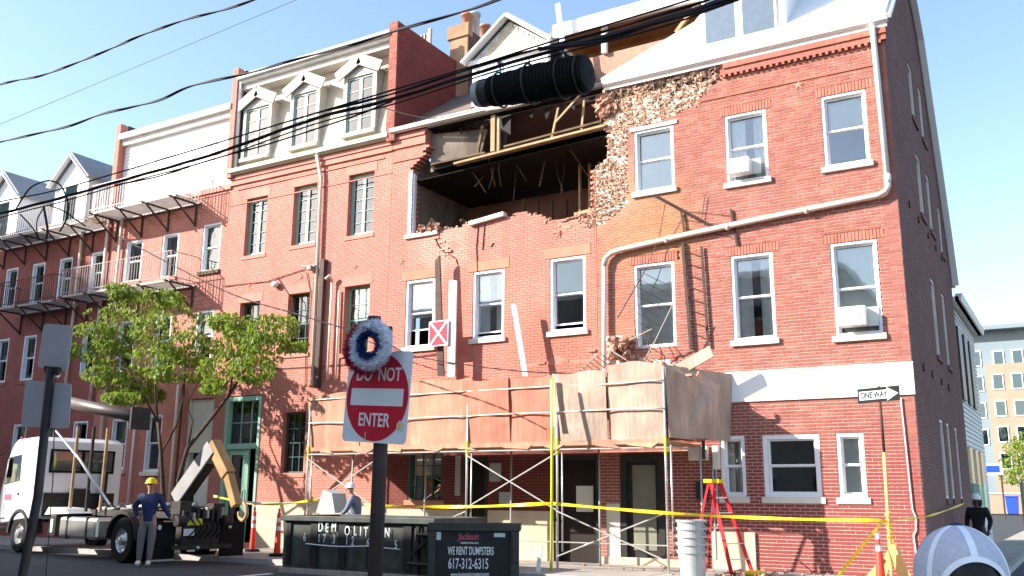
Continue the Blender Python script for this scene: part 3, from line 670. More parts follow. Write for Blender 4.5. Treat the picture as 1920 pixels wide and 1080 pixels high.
stuff(mb.build('mortar_crumbs',mt['mort'],hA))
mb=MB()
mb.box(-15.12,-9.5,.02,.3,11.74,11.9);mb.build('wall_plate',mt['soot'],hB)
mb=MB()
P=[(0,0),(0,.1),(-.12,.14),(-.14,.02),(-.03,-.02)]
mb.prism([(-16.28,-.12+p[0],11.74+p[1]) for p in P],(3.3,0,0));mb.build('gutter',mt['gut'],hB)
MB().tube([(-13.0,-.22,11.78),(-12.0,-.28,11.66),(-10.9,-.28,11.72),(-9.5,-.2,11.74)],.05,8).build('bent_gutter',mt['irong'],hB,smooth=True)
# star anchors / scars
mb=MB()
for (x,z) in ((-10.87,8.01),(-15.85,7.9)): star(mb,x,z,.12)
mb.build('anchor_star',mt['stone'],hB)
mb=MB()
for (pts) in (((-14.75,8.5),(-14.6,8.2),(-14.35,7.95)),((-14.2,7.9),(-14.0,7.75),(-13.95,7.6)),((-13.3,8.6),(-13.35,8.0),(-13.3,7.3)),((-13.1,8.6),(-13.15,7.9)),((-12.9,7.95),(-12.8,8.05))):
    mb.tube([(a,-.012,b) for a,b in pts],.015,5)
mb.build('torn_wire',mt['iron'],hB)
# ground floor B
mb=MB();mb.box(XB0,-13.62,-.03,0,0,1.15);mb.box(-12.88,-11.02,-.03,0,0,1.15);mb.build('stucco_base',mt['stucco'],hB)
for (a,b) in ((-11.0,-9.8),(-13.6,-12.9)):
    mb=MB();mb.box(a,a+.1,.0,.3,0,2.47);mb.box(b-.1,b,.0,.3,0,2.47);mb.box(a+.1,b-.1,0,.3,2.35,2.47);f=mb.build('door_frame',mt['blackp'],hB)
    MB().box(a+.1,b-.1,.18,.22,0,2.35).build('door_leaf',mt['dark'],f)
    MB().box(a+.5,b-.25 if b>-12 else b-.12,.165,.178,1.15,1.75).build('notice',mt['shade'],f)
window(hB,-15.4,-14.3,snap(1.35),snap(2.6),FT,inner='shade',drop=.5,style='grid',frame='dgreen',sillmat='stone')
each('meter_box',mt['grey'],hB,[(-13.85,-13.72,-.08,0,1.5,2.5),(-12.8,-12.5,-.1,0,1.85,2.3),(-12.5,-12.2,-.12,0,1.25,1.6)],.01)
# roof B : parapet side faces, slope, dormer, rear
mb=MB();mb.prism([(-16.25,.0,11.85),(-13.9,.0,11.85),(-13.9,3.4,14.3),(-16.25,3.4,14.3)],(0,-.03,.08));mb.build('roof_slope',mt['shbrn'],hB)
mb=MB();mb.prism([(-16.25,3.4,14.3),(-13.9,3.4,14.3),(-13.9,6,16.0),(-16.25,6,16.0)],(0,-.03,.08));mb.build('roof_slope',mt['shbrn'],hB)
DB0,DB1=-13.98,-11.5;dy=.6
mb=MB();mb.box(DB0,DB1,dy,dy+.15,11.95,13.75);mb.prism([(DB0-.05,dy,13.75),(DB1+.05,dy,13.75),((DB0+DB1)/2,dy,14.72)],(0,.12,0))
mb.box(DB0,DB0+.1,dy+.15,2.6,12.2,13.75);dmB=mb.build('dormer',mt['white'],hB)
mb=MB();cx=(DB0+DB1)/2
mb.prism([(DB0-.2,dy-.22,13.70),(cx,dy-.22,14.82),(cx,4.2,14.82),(DB0-.2,4.2,13.70)],(-.03,0,.10));mb.prism([(cx,dy-.22,14.82),(DB1+.2,dy-.22,13.70),(DB1+.2,3.3,13.70),(cx,4.2,14.82)],(.03,0,.10))
mb.build('dormer_roof',mt['shing'],dmB)
mb=MB();mb.bar((DB0-.22,dy-.2,13.68),(cx,dy-.2,14.8),.06,.22,(0,1,0));mb.bar((cx,dy-.2,14.8),(DB1+.22,dy-.2,13.68),.06,.22,(0,1,0));mb.box(DB0-.1,DB1+.1,dy-.1,dy,13.6,13.76);mb.build('rake_board',mt['white'],dmB)
mb=MB()
z=13.8;r_=0
while z<14.55:
    hw=(14.66-z)/(14.72-13.75)*(DB1-DB0)/2-.12;u=cx-hw+(r_%2)*.1
    while u<cx+hw-.05: MB().box(u+.004,min(u+.24,cx+hw)-.004,dy-.03-random.random()*.006,dy,z+.003,z+.13).build('shingle',mt['shcream'],dmB);u+=.24
    z+=.135;r_+=1

mb=MB()
for (a,b) in ((-13.7,-12.95),(-12.85,-12.1)):
    mb.box(a,b,dy-.04,dy-.005,12.45,13.4)
mb.build('window_frame',mt['vinyl'],dmB)
mb=MB()
for (a,b) in ((-13.63,-13.02),(-12.78,-12.17)): mb.box(a,b,dy-.05,dy-.042,12.52,13.33)
mb.build('pane',M('sky_glass',(.45,.62,.72),.1,.1,2,spec=.8),dmB)
# opened rear roof
mb=MB();mb.box(-12.35,-7.9,3.25,3.45,13.0,14.42);mb.build('inner_brick_wall',mt['raw'],hB)
mb=MB();mb.box(-13.6,-7.6,4.9,5.0,14.2,16.6);mb.build('plywood_lining',mt['ply'],hB)
mb=MB();mb.prism([(-13.6,3.0,15.35),(-7.4,3.0,15.35),(-7.4,7,15.55),(-13.6,7,15.55)],(0,0,.1));mb.build('rear_soffit',mt['ply'],hB)
mb=MB();mb.box(-12.6,-7.4,2.9,3.02,15.18,15.62);mb.build('rear_fascia',mt['white'],hB)
mb=MB();mb.box(-11.05,-10.9,3.1,3.25,14.4,15.3);mb.build('roof_post',mt['white'],hB);MB().bar((-12.0,2.6,14.0),(-12.25,2.6,16.1),.16,.05,(0,1,0)).build('loose_board',mt['white'],hB)
MB().bar((-8.7,3.1,14.45),(-8.0,3.1,15.2),.1,.1,(0,1,0)).build('roof_brace',mt['wood'],hB)
MB().bar((-13.9,3.0,15.5),(-13.4,3.3,15.05),.12,.12).build('loose_board',mt['woodd'],hB)
# chimney
ch=thing('chimney_stack','tall stuccoed brick chimney with four clay pots behind the mansard house parapet','chimney',(-16.2,4,12))
c0=atx(835,150,-16.0)
mb=MB();mb.box(-16.4,-15.72,2.9,2.98,12,16.1);mb.box(-16.5,-15.66,2.84,3.1,16.1,16.55);mb.build('stuccoed_face',M('ochre_stucco',(.33,.21,.13),.9,.2,2,stain=.35),ch)
mb=MB();mb.prism([(-16.4,2.98,12),(-16.4,6.2,12),(-16.4,6.2,15.5),(-16.4,5.0,16.35),(-16.4,2.98,16.35)],(.7,0,0));mb.build('brick_shaft',mt['rawd'],ch)
for k,(y,h) in enumerate(((3.2,.75),(3.65,1.0),(4.3,.85),(4.95,.75))):
    MB().lathe((-15.95,y,16.2),[(.17,0),(.17,.3+h-.3),(.21,h),(.21,h+.08),(.14,h+.08),(.13,0)],14).build('chimney_pot',mt['stone'] if k!=1 else mt['grey'],ch,smooth=True)
mb=MB();mb.box(-16.8,-16.7,2.2,2.3,14.9,16.3);mb.box(-18.2,-16.75,2.3,2.35,14.9,16.2)
for k in range(12): mb.box(-18.2+k*.12,-18.17+k*.12,2.26,2.3,14.9,16.2)
mb.build('roof_deck_screen',mt['irong'],ch)
# ================================================================ house C (mansard)
XC0,XC1=-22.9,-16.3
hC=thing('mansard_rowhouse','salmon painted brick rowhouse with cream shingled mansard storey and three pedimented dormers','house',(-19.6,0,0))
WC3=[(-22.15,-21.24,8.87,10.72),(-20.12,-19.18,8.89,10.78),(-17.92,-16.96,8.89,10.83)]
WC2=[(-22.13,-21.28,5.56,7.35),(-20.1,-19.22,5.56,7.36),(-17.89,-16.96,5.45,7.39)]
WC3=[(a,b,snap(c),snap(d)) for a,b,c,d in WC3];WC2=[(a,b,snap(c),snap(d)) for a,b,c,d in WC2]
dC=(-22.42,-20.92,0,snap(4.39));WC1=(-20.02,-19.14,snap(2.09),snap(3.86))
lin=[(a-.1,b+.1,d,snap(d+.28)) for a,b,c,d in WC3+WC2]
brickwall(hC,XC0,XC1,0,snap(11.3),WC3+WC2+lin+[dC,WC1],FT,mt['brickC'],mt['mortarC'],parts=300)
each('lintel',mt['brickC'],hC,[(a,b,-.01,.2,c+.004,d-.004) for a,b,c,d in lin])
for q in WC3: window(hC,*q,FT,style='casement',frame='greenwin',inner='stop',drop=1,dep=.15,sillmat='brickC',silld=.02,glass='glass')
for q in WC2: window(hC,*q,FT,style='grid',frame='dgreen' if q is not WC2[2] else 'green',inner='shade',drop=.7,dep=.2,sillmat='brickC',silld=.04)
window(hC,*WC1,FT,style='grid',frame='dgreen',inner='shade',drop=.6,dep=.15,sillmat='brickC',silld=.02)
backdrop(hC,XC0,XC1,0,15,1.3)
mb=MB();mb.box(XC0,XC1,-.06,0,11.28,11.62);mb.box(XC0,XC1,-.10,0,11.45,11.5);mb.box(XC0,XC1,-.02,0,10.6,10.625);mb.box(XC0+.3,XC1-.3,-.035,0,11.1,11.13);mb.build('cornice',mt['brickC'],hC)
mb=MB()
for (x,z) in ((-17.52,7.96),(-19.62,7.88),(-21.78,7.87)): star(mb,x,z,.11)
mb.build('anchor_star',mt['brickC'],hC)
# mansard
def my(z): return .1+(z-11.8)*.13
one=MB();one.add([(.004,-.04,0),(.236,-.04,0),(.236,-.018,.2),(.004,-.018,.2),(.004,.03,0),(.236,.03,0)],[(0,1,2,3),(4,5,1,0),(0,3,4),(1,5,2)],0.0)
sh0=one.build('shingle',mt['shcream'],hC,loc=(0,0,0));rest=MB();pos=[];r_=0;z=11.8
while z<14.6:
    u=XC0+.25-(r_%2)*.12
    while u<XC1-.2: pos.append(Vector((u,my(z),z)));u+=.24
    z+=.17;r_+=1
pos.sort(key=lambda p:(p-CAM).length)
for i,p in enumerate(pos):
    if i<300:
        o=sh0 if i==0 else sh0.copy()
        if i: COL.objects.link(o)
        o.location=p-ORG[hC.name]
    else: rest.add([p+Vector(v) for v in one.v],one.f)
stuff(rest.build('shingles',mt['shcream'],hC));mb=MB()
mb.prism([(XC0+.1,my(11.8)+.02,11.75),(XC1-.1,my(11.8)+.02,11.75),(XC1-.1,my(14.8)+.02,14.8),(XC0+.1,my(14.8)+.02,14.8)],(0,.1,0))
mb.build('mansard_slope',mt['shcream'],hC)
mb=MB();P=[(0,0),(0,.12),(-.16,.17),(-.18,.03),(-.05,-.04)]
mb.prism([(XC0-.02,-.06+p[0],11.64+p[1]) for p in P],(XC1-XC0-.05,0,0));mb.box(XC0,XC1-.05,-.06,.2,11.6,11.8);mb.build('gutter',mt['copper'],hC)
mb=MB();mb.box(XC0+.1,XC1-.1,.0,.6,14.62,14.8);mb.box(XC0+.1,XC1-.1,-.14,.6,14.8,14.9);mb.box(XC0+.1,XC1-.1,-.26,.6,14.9,15.06);mb.build('upper_cornice',mt['whitew'],hC,bevel=.015)
mb=MB();mb.box(XC0,XC1,.3,6,15.0,15.06);mb.build('roof',mt['shing'],hC)
mb=MB();mb.bar((-21,.8,15.5),(-16.5,.8,15.5),.05,.05);
for x in (-20.8,-19.2,-17.6,-16.6): mb.bar((x,.8,15.05),(x,.8,15.5),.05,.05)
mb.build('roof_rail',mt['woodd'],hC)
mb=MB();mb.tube([(XC0+.16,-.1,15.0),(XC0+.14,-.05,11.8)],.06,8);mb.build('downpipe',mt['pipew'],hC,smooth=True)
for (a,b,zb,zt) in ((-22.45,-21.45,12.15,13.85),(-20.35,-19.4,12.15,13.9),(-18.15,-17.15,12.15,13.95)):
    mb=MB();y0=-.02;y1=.5;c_=(a+b)/2
    mb.box(a-.14,a,y0,y1,zb,zt);mb.box(b,b+.14,y0,y1,zb,zt);mb.box(a-.14,b+.14,y0-.05,y1,zb-.12,zb);mb.box(a-.14,b+.14,y0,y1,zt,zt+.1)
    mb.prism([(a-.2,y0,zt+.1),(b+.2,y0,zt+.1),(c_,y0,zt+.5)],(0,.5,0))
    dd=mb.build('dormer',mt['pedi'],hC)
    mb=MB();mb.bar((a-.36,y0-.1,zt+.08),(c_+.02,y0-.1,zt+.52),.34,.055,(0,1,0));mb.bar((c_-.02,y0-.1,zt+.52),(b+.36,y0-.1,zt+.08),.34,.055,(0,1,0));mb.build('pediment',mt['pedi'],dd)
    mb=MB();m_=(a+b)/2
    for (u,v) in ((a,m_-.01),(m_+.01,b)):
        mb.box(u,u+.05,.03,.08,zb,zt);mb.box(v-.05,v,.03,.08,zb,zt);mb.box(u+.05,v-.05,.03,.08,zt-.06,zt);mb.box(u+.05,v-.05,.03,.08,zb,zb+.06)
        for k in range(1,4): z=zb+(zt-zb)*k/4;mb.box(u+.05,v-.05,.04,.07,z-.01,z+.01)
    mb.build('casement',mt['greenwin'],dd)
    MB().box(a,b,.06,.065,zb,zt).build('pane',mt['glass'],dd)
    MB().box(a,b,.3,.32,zb,zt).build('room_shade',mt['dark'],dd)
    MB().box(a+.04,a+.3,.16,.17,zb,zt).build('curtain',mt['curt'],dd)
# party walls of C
def party(parent,x0,x1,P,mat):
    mb=MB();mb.prism([(x0,y,z) for y,z in P],(x1-x0,0,0));mb.build('party_wall_core',mt['mortarE'],parent)
brickwall(hC,-.2,3.4,snap(11.8),snap(15.3),[],lambda u,d,z:Vector((XC1+.16+d,u,z)),M('maroon_brick',(.22,.05,.04),.85,.15,2,tone=.4),M('maroon_mortar',(.17,.045,.035),.9),thick=.3,topfn=lambda z:(-.2,3.4))
brickwall(hC,XC1-.12,XC1+.16,snap(11.5),snap(15.3),[],lambda u,d,z:Vector((u,-.2-d,z)),mt['brickA'],mt['mortarA'],thick=.05)
brickwall(hC,XC0-.12,XC0+.12,snap(11.5),snap(15.4),[],lambda u,d,z:Vector((u,-.2-d,z)),mt['brickC'],mt['mortarC'],thick=.3)
mb=MB();mb.box(XC0-.1,XC0+.13,.1,3.5,11.7,15.4);mb.build('party_wall',mt['blackp'],hC)
# pipes on C
mb=MB();mb.tube([(-19.08,-.2,11.6),(-19.02,-.12,11.2),(-18.95,-.10,10.9),(-18.87,-.10,4.6)],.055,10);mb.build('downpipe',mt['pipe'],hC,smooth=True)
mb=MB();mb.box(-18.78,-18.62,-.14,0,4.5,8.3);mb.build('conduit',mt['iron'],hC)
mb=MB();mb.tube([(-18.3,-.1,7.6),(-18.3,-.1,4.7)],.035,8);mb.tube([(-18.3,-.1,7.6),(-18.33,-.2,7.75),(-18.45,-.22,7.65)],.05,8);mb.tube([(-18.05,-.06,7.3),(-18.02,-.06,4.7)],.03,8);mb.build('vent_pipe',mt['pipe'],hC,smooth=True)
mb=MB();mb.box(-19.15,-19.0,-.3,0,8.0,8.12);mb.tube([(-19.4,-.2,8.15),(-18.9,-.2,8.1)],.04,6);mb.build('wall_bracket',mt['irong'],hC);MB().ball((-20.6,-.1,7.75),.13,.1,.1,10,6).build('vent_cowl',mt['gut'],hC)
mb=MB()
for P in ([(-22.9,-.03,7.95),(-21,-.03,7.9),(-19.2,-.03,8.15)],[(-20.6,-.03,8.0),(-19.9,-.03,7.2),(-19.6,-.03,6.0)],[(-22.9,-.03,5.2),(-20,-.03,5.15),(-17,-.03,5.1),(-14.5,-.03,5.2)],[(-19.4,-.03,8.0),(-19.2,-.03,7.4),(-19.25,-.03,5.5),(-19.2,-.03,4.6)]):
    mb.tube(P,.012,5)
mb.build('wall_wire',mt['iron'],hC)
# entrance C
mb=MB();a,b=dC[0],dC[1]
mb.box(a,a+.12,-.03,.25,.1,4.39);mb.box(b-.1,b,-.03,.25,.1,4.39);mb.box(a+.12,b-.1,-.02,.25,4.26,4.39);mb.box(a+.12,b-.1,-.02,.22,2.82,2.98)
en=mb.build('door_frame',mt['green'],hC,bevel=.01)
MB().box(a+.12,b-.1,.16,.17,2.98,4.26).build('transom_pane',mt['glass'],en);MB().box(a+.12,b-.1,.4,.42,2.98,4.26).build('transom_shade',mt['shade'],en)
mb=MB()
for k in range(1,3): x=a+.12+(b-a-.22)*k/3;mb.box(x-.015,x+.015,.13,.16,2.98,4.26)
mb.box(a+.12,b-.1,.135,.158,3.6,3.63);mb.build('muntin',mt['greenwin'],en)
mb=MB();mb.box(a+.14,a+.28,.08,.14,.1,2.82);mb.box(a+.78,a+1.02,.08,.14,.1,2.82);mb.box(a+.28,a+.78,.08,.14,2.65,2.82);mb.box(a+.28,a+.78,.08,.14,.1,.5)
mb.build('door_leaf',mt['green'],en,bevel=.006);MB().box(a+.28,a+.78,.1,.11,.5,2.65).build('door_pane',mt['glassd'],en);MB().box(a+.28,a+.78,.13,.14,.5,2.65).build('door_shade',mt['plyg'],en)
MB().box(a+1.02,b-.1,.3,.32,.1,2.82).build('dark_opening',mt['soot'],en)
MB().tube([(a+.9,.05,1.2),(a+.9,.03,1.25),(a+.9,.03,1.6),(a+.9,.05,1.65)],.015,6).build('door_handle',mt['blackp'],en)
mb=MB();mb.box(-20.88,XC1,-.03,0,0,1.28);mb.box(XC0,-22.44,-.03,0,0,1.2);mb.build('stone_base',mt['stucco'],hC)
MB().box(-22.5,-20.9,-.35,.1,0,.12).build('door_step',mt['stone'],hC)
# ================================================================ house D (white top storey)
XD0,XD1=-28.8,-22.9
hD=thing('white_topped_rowhouse','salmon brick rowhouse with white clapboard top storey set between iron fire escapes','house',(-25.8,0,0))
WD3=[(-27.97,-27.1,8.6,10.05),(-26.08,-25.28,8.58,10.1),(-24.1,-23.25,8.57,10.13)]
WD2=[(-27.97,-27.1,5.57,7.28),(-26.08,-25.28,5.57,7.28),(-24.1,-23.3,5.57,7.28)]
WD1=[(-27.8,-27.0,2.26,3.9),(-26.05,-25.3,2.2,3.96)];dD=(-24.15,-22.98,0,snap(4.44))
WD3,WD2,WD1=[[(a,b,snap(c),snap(d)) for a,b,c,d in W_] for W_ in (WD3,WD2,WD1)]
brickwall(hD,XD0,XD1,0,snap(11.35),WD3+WD2+WD1+[dD],FT,mt['brickC'],mt['mortarC'],parts=300)
for i,q in enumerate(WD3): window(hD,*q,FT,inner='white' if i<2 else 'shade',drop=.6 if i==0 else .75,sillmat='woodd' if i==2 else 'brickC',fw_=.05)
for q in WD2: window(hD,*q,FT,inner='shade',drop=.6,sillmat='brickC',fw_=.06)
for q in WD1: window(hD,*q,FT,inner='shade',drop=1,sillmat='sill',fw_=.06,glass='glassd')
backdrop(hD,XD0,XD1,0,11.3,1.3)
mb=MB();mb.box(XD0,XD1,-.06,.1,11.2,11.38);mb.build('ledge',mt['brickC'],hD)
mb=MB();z=11.4
while z<14.1: MB().add([(XD0+.15,.05,z),(XD1-.12,.05,z),(XD1-.12,.075,z+.135),(XD0+.15,.075,z+.135),(XD0+.15,.1,z),(XD1-.12,.1,z)],[(0,1,2,3),(4,5,1,0),(0,3,4),(1,5,2)]).build('clapboard',mt['white'],hD);z+=.13
mb.box(XD0+.15,XD1-.12,.1,3,11.35,14.1);mb.build('top_storey_wall',mt['white'],hD)
mb=MB();mb.box(XD0+.1,XD1-.1,-.1,.3,13.75,13.95);mb.box(XD0+.1,XD1-.1,-.25,3,13.95,14.15);mb.build('roof_edge',mt['whitew'],hD)
MB().box(-26.2,-25.3,.4,1.2,14.1,14.5).build('roof_vent',mt['sill'],hD)
for (a,b) in ((-27.9,-26.9),(-25.0,-23.9)): window(hD,a,b,11.5,13.1,lambda u,d_,z:Vector((u,.02-d_,z)),inner='white',drop=.6,dep=.05,sill=False)
brickwall(hD,XD0-.1,XD0+.14,snap(11.0),snap(14.6),[],lambda u,d,z:Vector((u,-.2-d,z)),mt['brickC'],mt['mortarC'],thick=.3)
MB().box(XD0-.08,XD0+.13,.1,2.6,11.3,14.6).build('party_wall',mt['blackp'],hD)
mb=MB();a,b=dD[0],dD[1];mb.box(a,a+.1,.05,.3,0,4.44);mb.box(b-.1,b,.05,.3,0,4.44);mb.box(a+.1,b-.1,.1,.3,2.75,4.4);f=mb.build('door_frame',mt['stop'],hD)
MB().box(a+.3,b-.3,.25,.3,.1,2.6).build('door_leaf',mt['shade'],f);MB().box(a+.1,b-.1,.31,.33,0,2.75).build('dark_opening',mt['dark'],f)
for x,r_,mm in ((-24.55,.05,'pipe'),(-24.32,.03,'iron'),(-26.5,.035,'pipew'),(-28.2,.05,'pipe')): MB().tube([(x,-.1,.3),(x,-.1,4.9 if x>-26.6 else 11.2)],r_,8).build('downpipe',mt[mm],hD,smooth=True)
MB().box(XD0,-24.4,-.03,0,0,1.0).build('stone_base',mt['stucco'],hD)
# ================================================================ house E (gable dormers, left)
XE0,XE1=-43,-28.8
hE=thing('shaded_rowhouse','dark red brick rowhouse at the far left with two white gabled dormers','house',(-33,0,0))
WE=[]
for x in (-29.88,-31.72,-33.37,-35.06,-37.0,-38.8,-40.6):
    WE.append((x,x+.78,snap(8.42),snap(9.9)));WE.append((x,x+.78,snap(5.5),snap(7.15)));WE.append((x,x+.8,snap(2.2),snap(3.9)))
brickwall(hE,XE0,XE1,0,snap(11.2),WE,FT,mt['brickE'],mt['mortarE'])
for q in WE: window(hE,*q,FT,inner='shade',drop=.5,sillmat='brickE',silld=.03,fw_=.07,glass='glassd')
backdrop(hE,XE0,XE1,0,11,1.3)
mb=MB();mb.box(XE0,XE1,-.12,.05,11.0,11.25);mb.build('cornice',mt['woodd'],hE)
mb=MB();mb.prism([(XE0,-.1,11.2),(XE1-.1,-.1,11.2),(XE1-.1,3,12.9),(XE0,3,12.9)],(0,-.03,.06));mb.build('roof_slope',mt['shing'],hE)
for (c_,w_) in ((-31.95,1.0),(-36.3,1.0),(-40.6,1.0)):
    mb=MB();mb.box(c_-w_,c_+w_,.3,.45,11.3,13.1);mb.prism([(c_-w_,.3,13.1),(c_+w_,.3,13.1),(c_,.3,14.0)],(0,.15,0));mb.box(c_+w_-.05,c_+w_,.45,3.2,11.4,13.1);mb.box(c_-w_,c_-w_+.05,.45,3.2,11.4,13.1);dd=mb.build('dormer',mt['white'],hE)
    mb=MB();mb.prism([(c_-w_-.2,.1,12.98),(c_,.1,14.12),(c_,5,14.12),(c_-w_-.2,4,12.98)],(-.04,0,.08));mb.prism([(c_,.1,14.12),(c_+w_+.2,.1,12.98),(c_+w_+.2,4,12.98),(c_,5,14.12)],(.04,0,.08));mb.build('dormer_roof',mt['shing'],dd)
    mb=MB();mb.bar((c_-w_-.2,.1,12.95),(c_,.1,14.08),.05,.16,(0,1,0));mb.bar((c_,.1,14.08),(c_+w_+.2,.1,12.95),.05,.16,(0,1,0));mb.build('rake_board',mt['white'],dd)
    MB().box(c_-.35,c_+.35,.28,.3,11.5,12.9).build('pane',mt['glassd'],dd)
for x in (-30.4,-28.95): MB().tube([(x,-.1,4.5),(x,-.1,11.1)],.055,8).build('downpipe',mt['pipe'],hE,smooth=True)
# ---------------------------------------------------------------- fire escapes
def fire_escape(x0,x1,z,label,mat,depth=1.05,rail=.95,floor='irong'):
    t=thing('fire_escape',label,'fire escape',((x0+x1)/2,-depth/2,z),group='iron fire escapes on the left houses')
    mb=MB();n=int((depth-.1)/.07)
    for k in range(n): mb.box(x0,x1,-depth+.05+k*.07,-depth+.09+k*.07,z,z+.02)
    mb.box(x0,x1,-depth,-depth+.04,z-.05,z+.03);mb.box(x0,x1,-.06,-.02,z-.05,z+.03);mb.build('platform',mt[floor],t)
    mb=MB()
    for zz in (z+rail,z+.12): mb.bar((x0,-depth,zz),(x1,-depth,zz),.035,.02);mb.bar((x0,-depth,zz),(x0,-.02,zz),.035,.02);mb.bar((x1,-depth,zz),(x1,-.02,zz),.035,.02)
    k=x0
    while k<x1: mb.bar((k,-depth,z),(k,-depth,z+rail),.016,.016);k+=.13
    k=-depth
    while k<-.05:
        for xx in (x0,x1): mb.bar((xx,k,z),(xx,k,z+rail),.016,.016)
        k+=.13
    mb.build('railing',mt[mat],t)
    x=x0+.15
    while x<x1+.05:
        mb=MB();mb.bar((x,-depth-.12,z-.03),(x,0,z-.03),.05,.05);mb.bar((x,-depth+.1,z-.06),(x,-.02,z-.75),.045,.045);mb.bar((x,-.03,z),(x,-.03,z-.8),.05,.05);mb.build('bracket',mt['iron'],t)
        x+=1.35
    return t
fire_escape(-28.7,-24.3,10.95,'white fire escape balcony in front of the white clapboard top storey','whitew',rail=1.0)
fire_escape(-29.9,-24.25,8.12,'rusty iron fire escape balcony below the white-topped house third floor windows','irong')
fire_escape(-35.4,-28.95,10.75,'weathered fire escape balcony under the gabled dormers at far left','irong',rail=1.0)
fire_escape(-33.8,-30.3,8.05,'dark lower fire escape balcony on the shaded left house','iron')
# ================================================================ background
hS=thing('siding_house','low white clapboard house behind the brick side wall in the alley','house',(-2.9,13,0))
mb=MB();mb.box(-9,XA1-.12,9.45,16.3,0,7.2);mb.build('wall',mt['whitew'],hS)
mb=MB();z=0
while z<7.1:
    mb.add([(XA1-.09,9.45,z),(XA1-.09,16.3,z),(XA1-.115,16.3,z+.14),(XA1-.115,9.45,z+.14),(XA1-.12,9.45,z),(XA1-.12,16.3,z)],[(0,1,2,3),(0,5,4),(0,1,5,4)]);z+=.14
stuff(mb.build('clapboards',mt['whitew'],hS))
mb=MB();mb.box(-9,XA1+.15,9.4,16.5,7.2,7.32);mb.prism([(XA1+.05,9.4,7.2),(XA1+.2,9.4,7.2),(XA1+.25,9.4,7.4),(XA1+.05,9.4,7.4)],(0,7.2,0));mb.build('gutter',mt['gut'],hS)
for y in (10.3,12.0,13.6):
    mb=MB();mb.box(XA1-.09,XA1-.03,y,y+.9,4.4,6.6);f=mb.build('shutter',mt['blackp'],hS)
    mb=MB();mb.box(XA1-.09,XA1-.02,y,y+.8,1.2,3.0);mb.build('window',mt['glassd'],hS)
fn=thing('green_construction_fence','tall green screened fence panels running along the alley behind the white house','fence',(-1.9,25,0))
for k in range(6):
    y=17+k*3;MB().box(-1.95,-1.9,y,y+2.95,0,2.1).build('fence_panel',mt['fenceg'],fn);MB().tube([(-1.87,y,0),(-1.87,y,2.2)],.03,6).build('post',mt['irong'],fn)
# far apartment building
bY=105
def P2(px,py): return at(px,py,bY)
a0=P2(1815,640);a1=P2(1850,640)
ap=thing('apartment_building','modern six-storey grey and beige apartment block at the end of the alley','building',(a0.x+10,bY,0))
xL=a0.x-8;xR=a0.x+30;zt=P2(1900,618).z;xm=P2(1850,700).x;zm=P2(1880,684).z
MB().box(xL,xR,bY,bY+20,0,zt).build('wall',mt['bgrey'],ap);MB().box(xm,xR,bY-1.2,bY,0,zm).build('bay_wall',mt['bbeige'],ap)
MB().box(xL-1,xR,bY-1.6,bY+20,zt+.01,zt+.5).build('roof_edge',mt['bgrey'],ap)
fw1=None
def farwin(x,z,y,w_=1.2,h_=1.9):
    global fw1
    if fw1 is None:
        f=MB().box(-w_/2,w_/2,-.08,0,-h_/2,h_/2);f.v=[tuple(v) for v in f.v];o=f.build('window',mt['vinyl'],ap,loc=(0,0,0))
        p=MB().box(-w_/2+.12,w_/2-.12,-.1,-.085,-h_/2+.12,h_/2-.12).build('pane',mt['glassd'],o,loc=(0,0,0));fw1=(o,p)
    else:
        o=fw1[0].copy();COL.objects.link(o);p=fw1[1].copy();COL.objects.link(p);p.parent=o
    o.location=Vector((x,y,z))-ORG[ap.name]
rows=[P2(1890,y).z for y in (717,767,815,865)]
cx0=P2(1876,750).x;dx=(P2(1912,750).x-cx0)
for r_ in rows:
    for k in range(4): farwin(cx0+k*dx,r_,bY-1.21)
zg=P2(1890,671).z
for k in range(4): farwin(P2(1872,671).x+k*dx,zg,bY-.01)
xg=P2(1832,700).x
for y in (673,720,770,820): farwin(xg,P2(1832,y).z,bY-.01,)
# low yellow building and bin
lb=thing('low_cream_wall','low sunlit cream boundary wall at the far end of the alley','wall',(2,98,0))
MB().box(-14,24,98,98.4,0,2.1).build('wall',mt['bbeige'],lb);MB().box(-14.1,24.1,97.9,98.5,2.1,2.25).build('coping',mt['whitew'],lb)
bp=at(1899,958,90.0);bp.z=0
bn=thing('recycling_bin','bright blue wheeled recycling bin at the far end of the alley','bin',(bp.x,bp.y,0))
w_=22/FPX*(bp-CAM).dot(fw)/2;h_=33/FPX*(bp-CAM).dot(fw)
mb=MB();mb.prism([(bp.x-w_*.8,bp.y,.1),(bp.x+w_*.8,bp.y,.1),(bp.x+w_,bp.y,h_),(bp.x-w_,bp.y,h_)],(0,.8,0));mb.build('body',mt['blue'],bn,bevel=.03)
mb=MB();mb.box(bp.x-w_*1.08,bp.x+w_*1.08,bp.y-.08,bp.y+.85,h_,h_+.1);mb.build('lid',mt['blue'],bn,bevel=.03)
for s_ in (-1,1): MB().lathe((bp.x+s_*w_*.7,bp.y+.7,.15),[(0,-.05),(.15,-.05),(.15,.05),(0,.05)],14,'x').build('wheel',mt['black'],bn)
# blue sign + pole in the alley
q=at(1852,880,22)
sg_=thing('alley_sign','small blue and white sign on a pole above the green fence','sign',(q.x,22,0))
MB().tube([(q.x-.25,22,0),(q.x-.25,22,at(1840,790,22).z)],.03,8).build('pole',mt['pipew'],sg_)
hw=.42
MB().box(q.x-.2,q.x+hw+.1,21.96,22.0,q.z-.22,q.z+.22).build('plate',mt['signw'],sg_);MB().box(q.x-.1,q.x+hw,21.945,21.958,q.z-.12,q.z+.14).build('blue_field',mt['blue'],sg_)
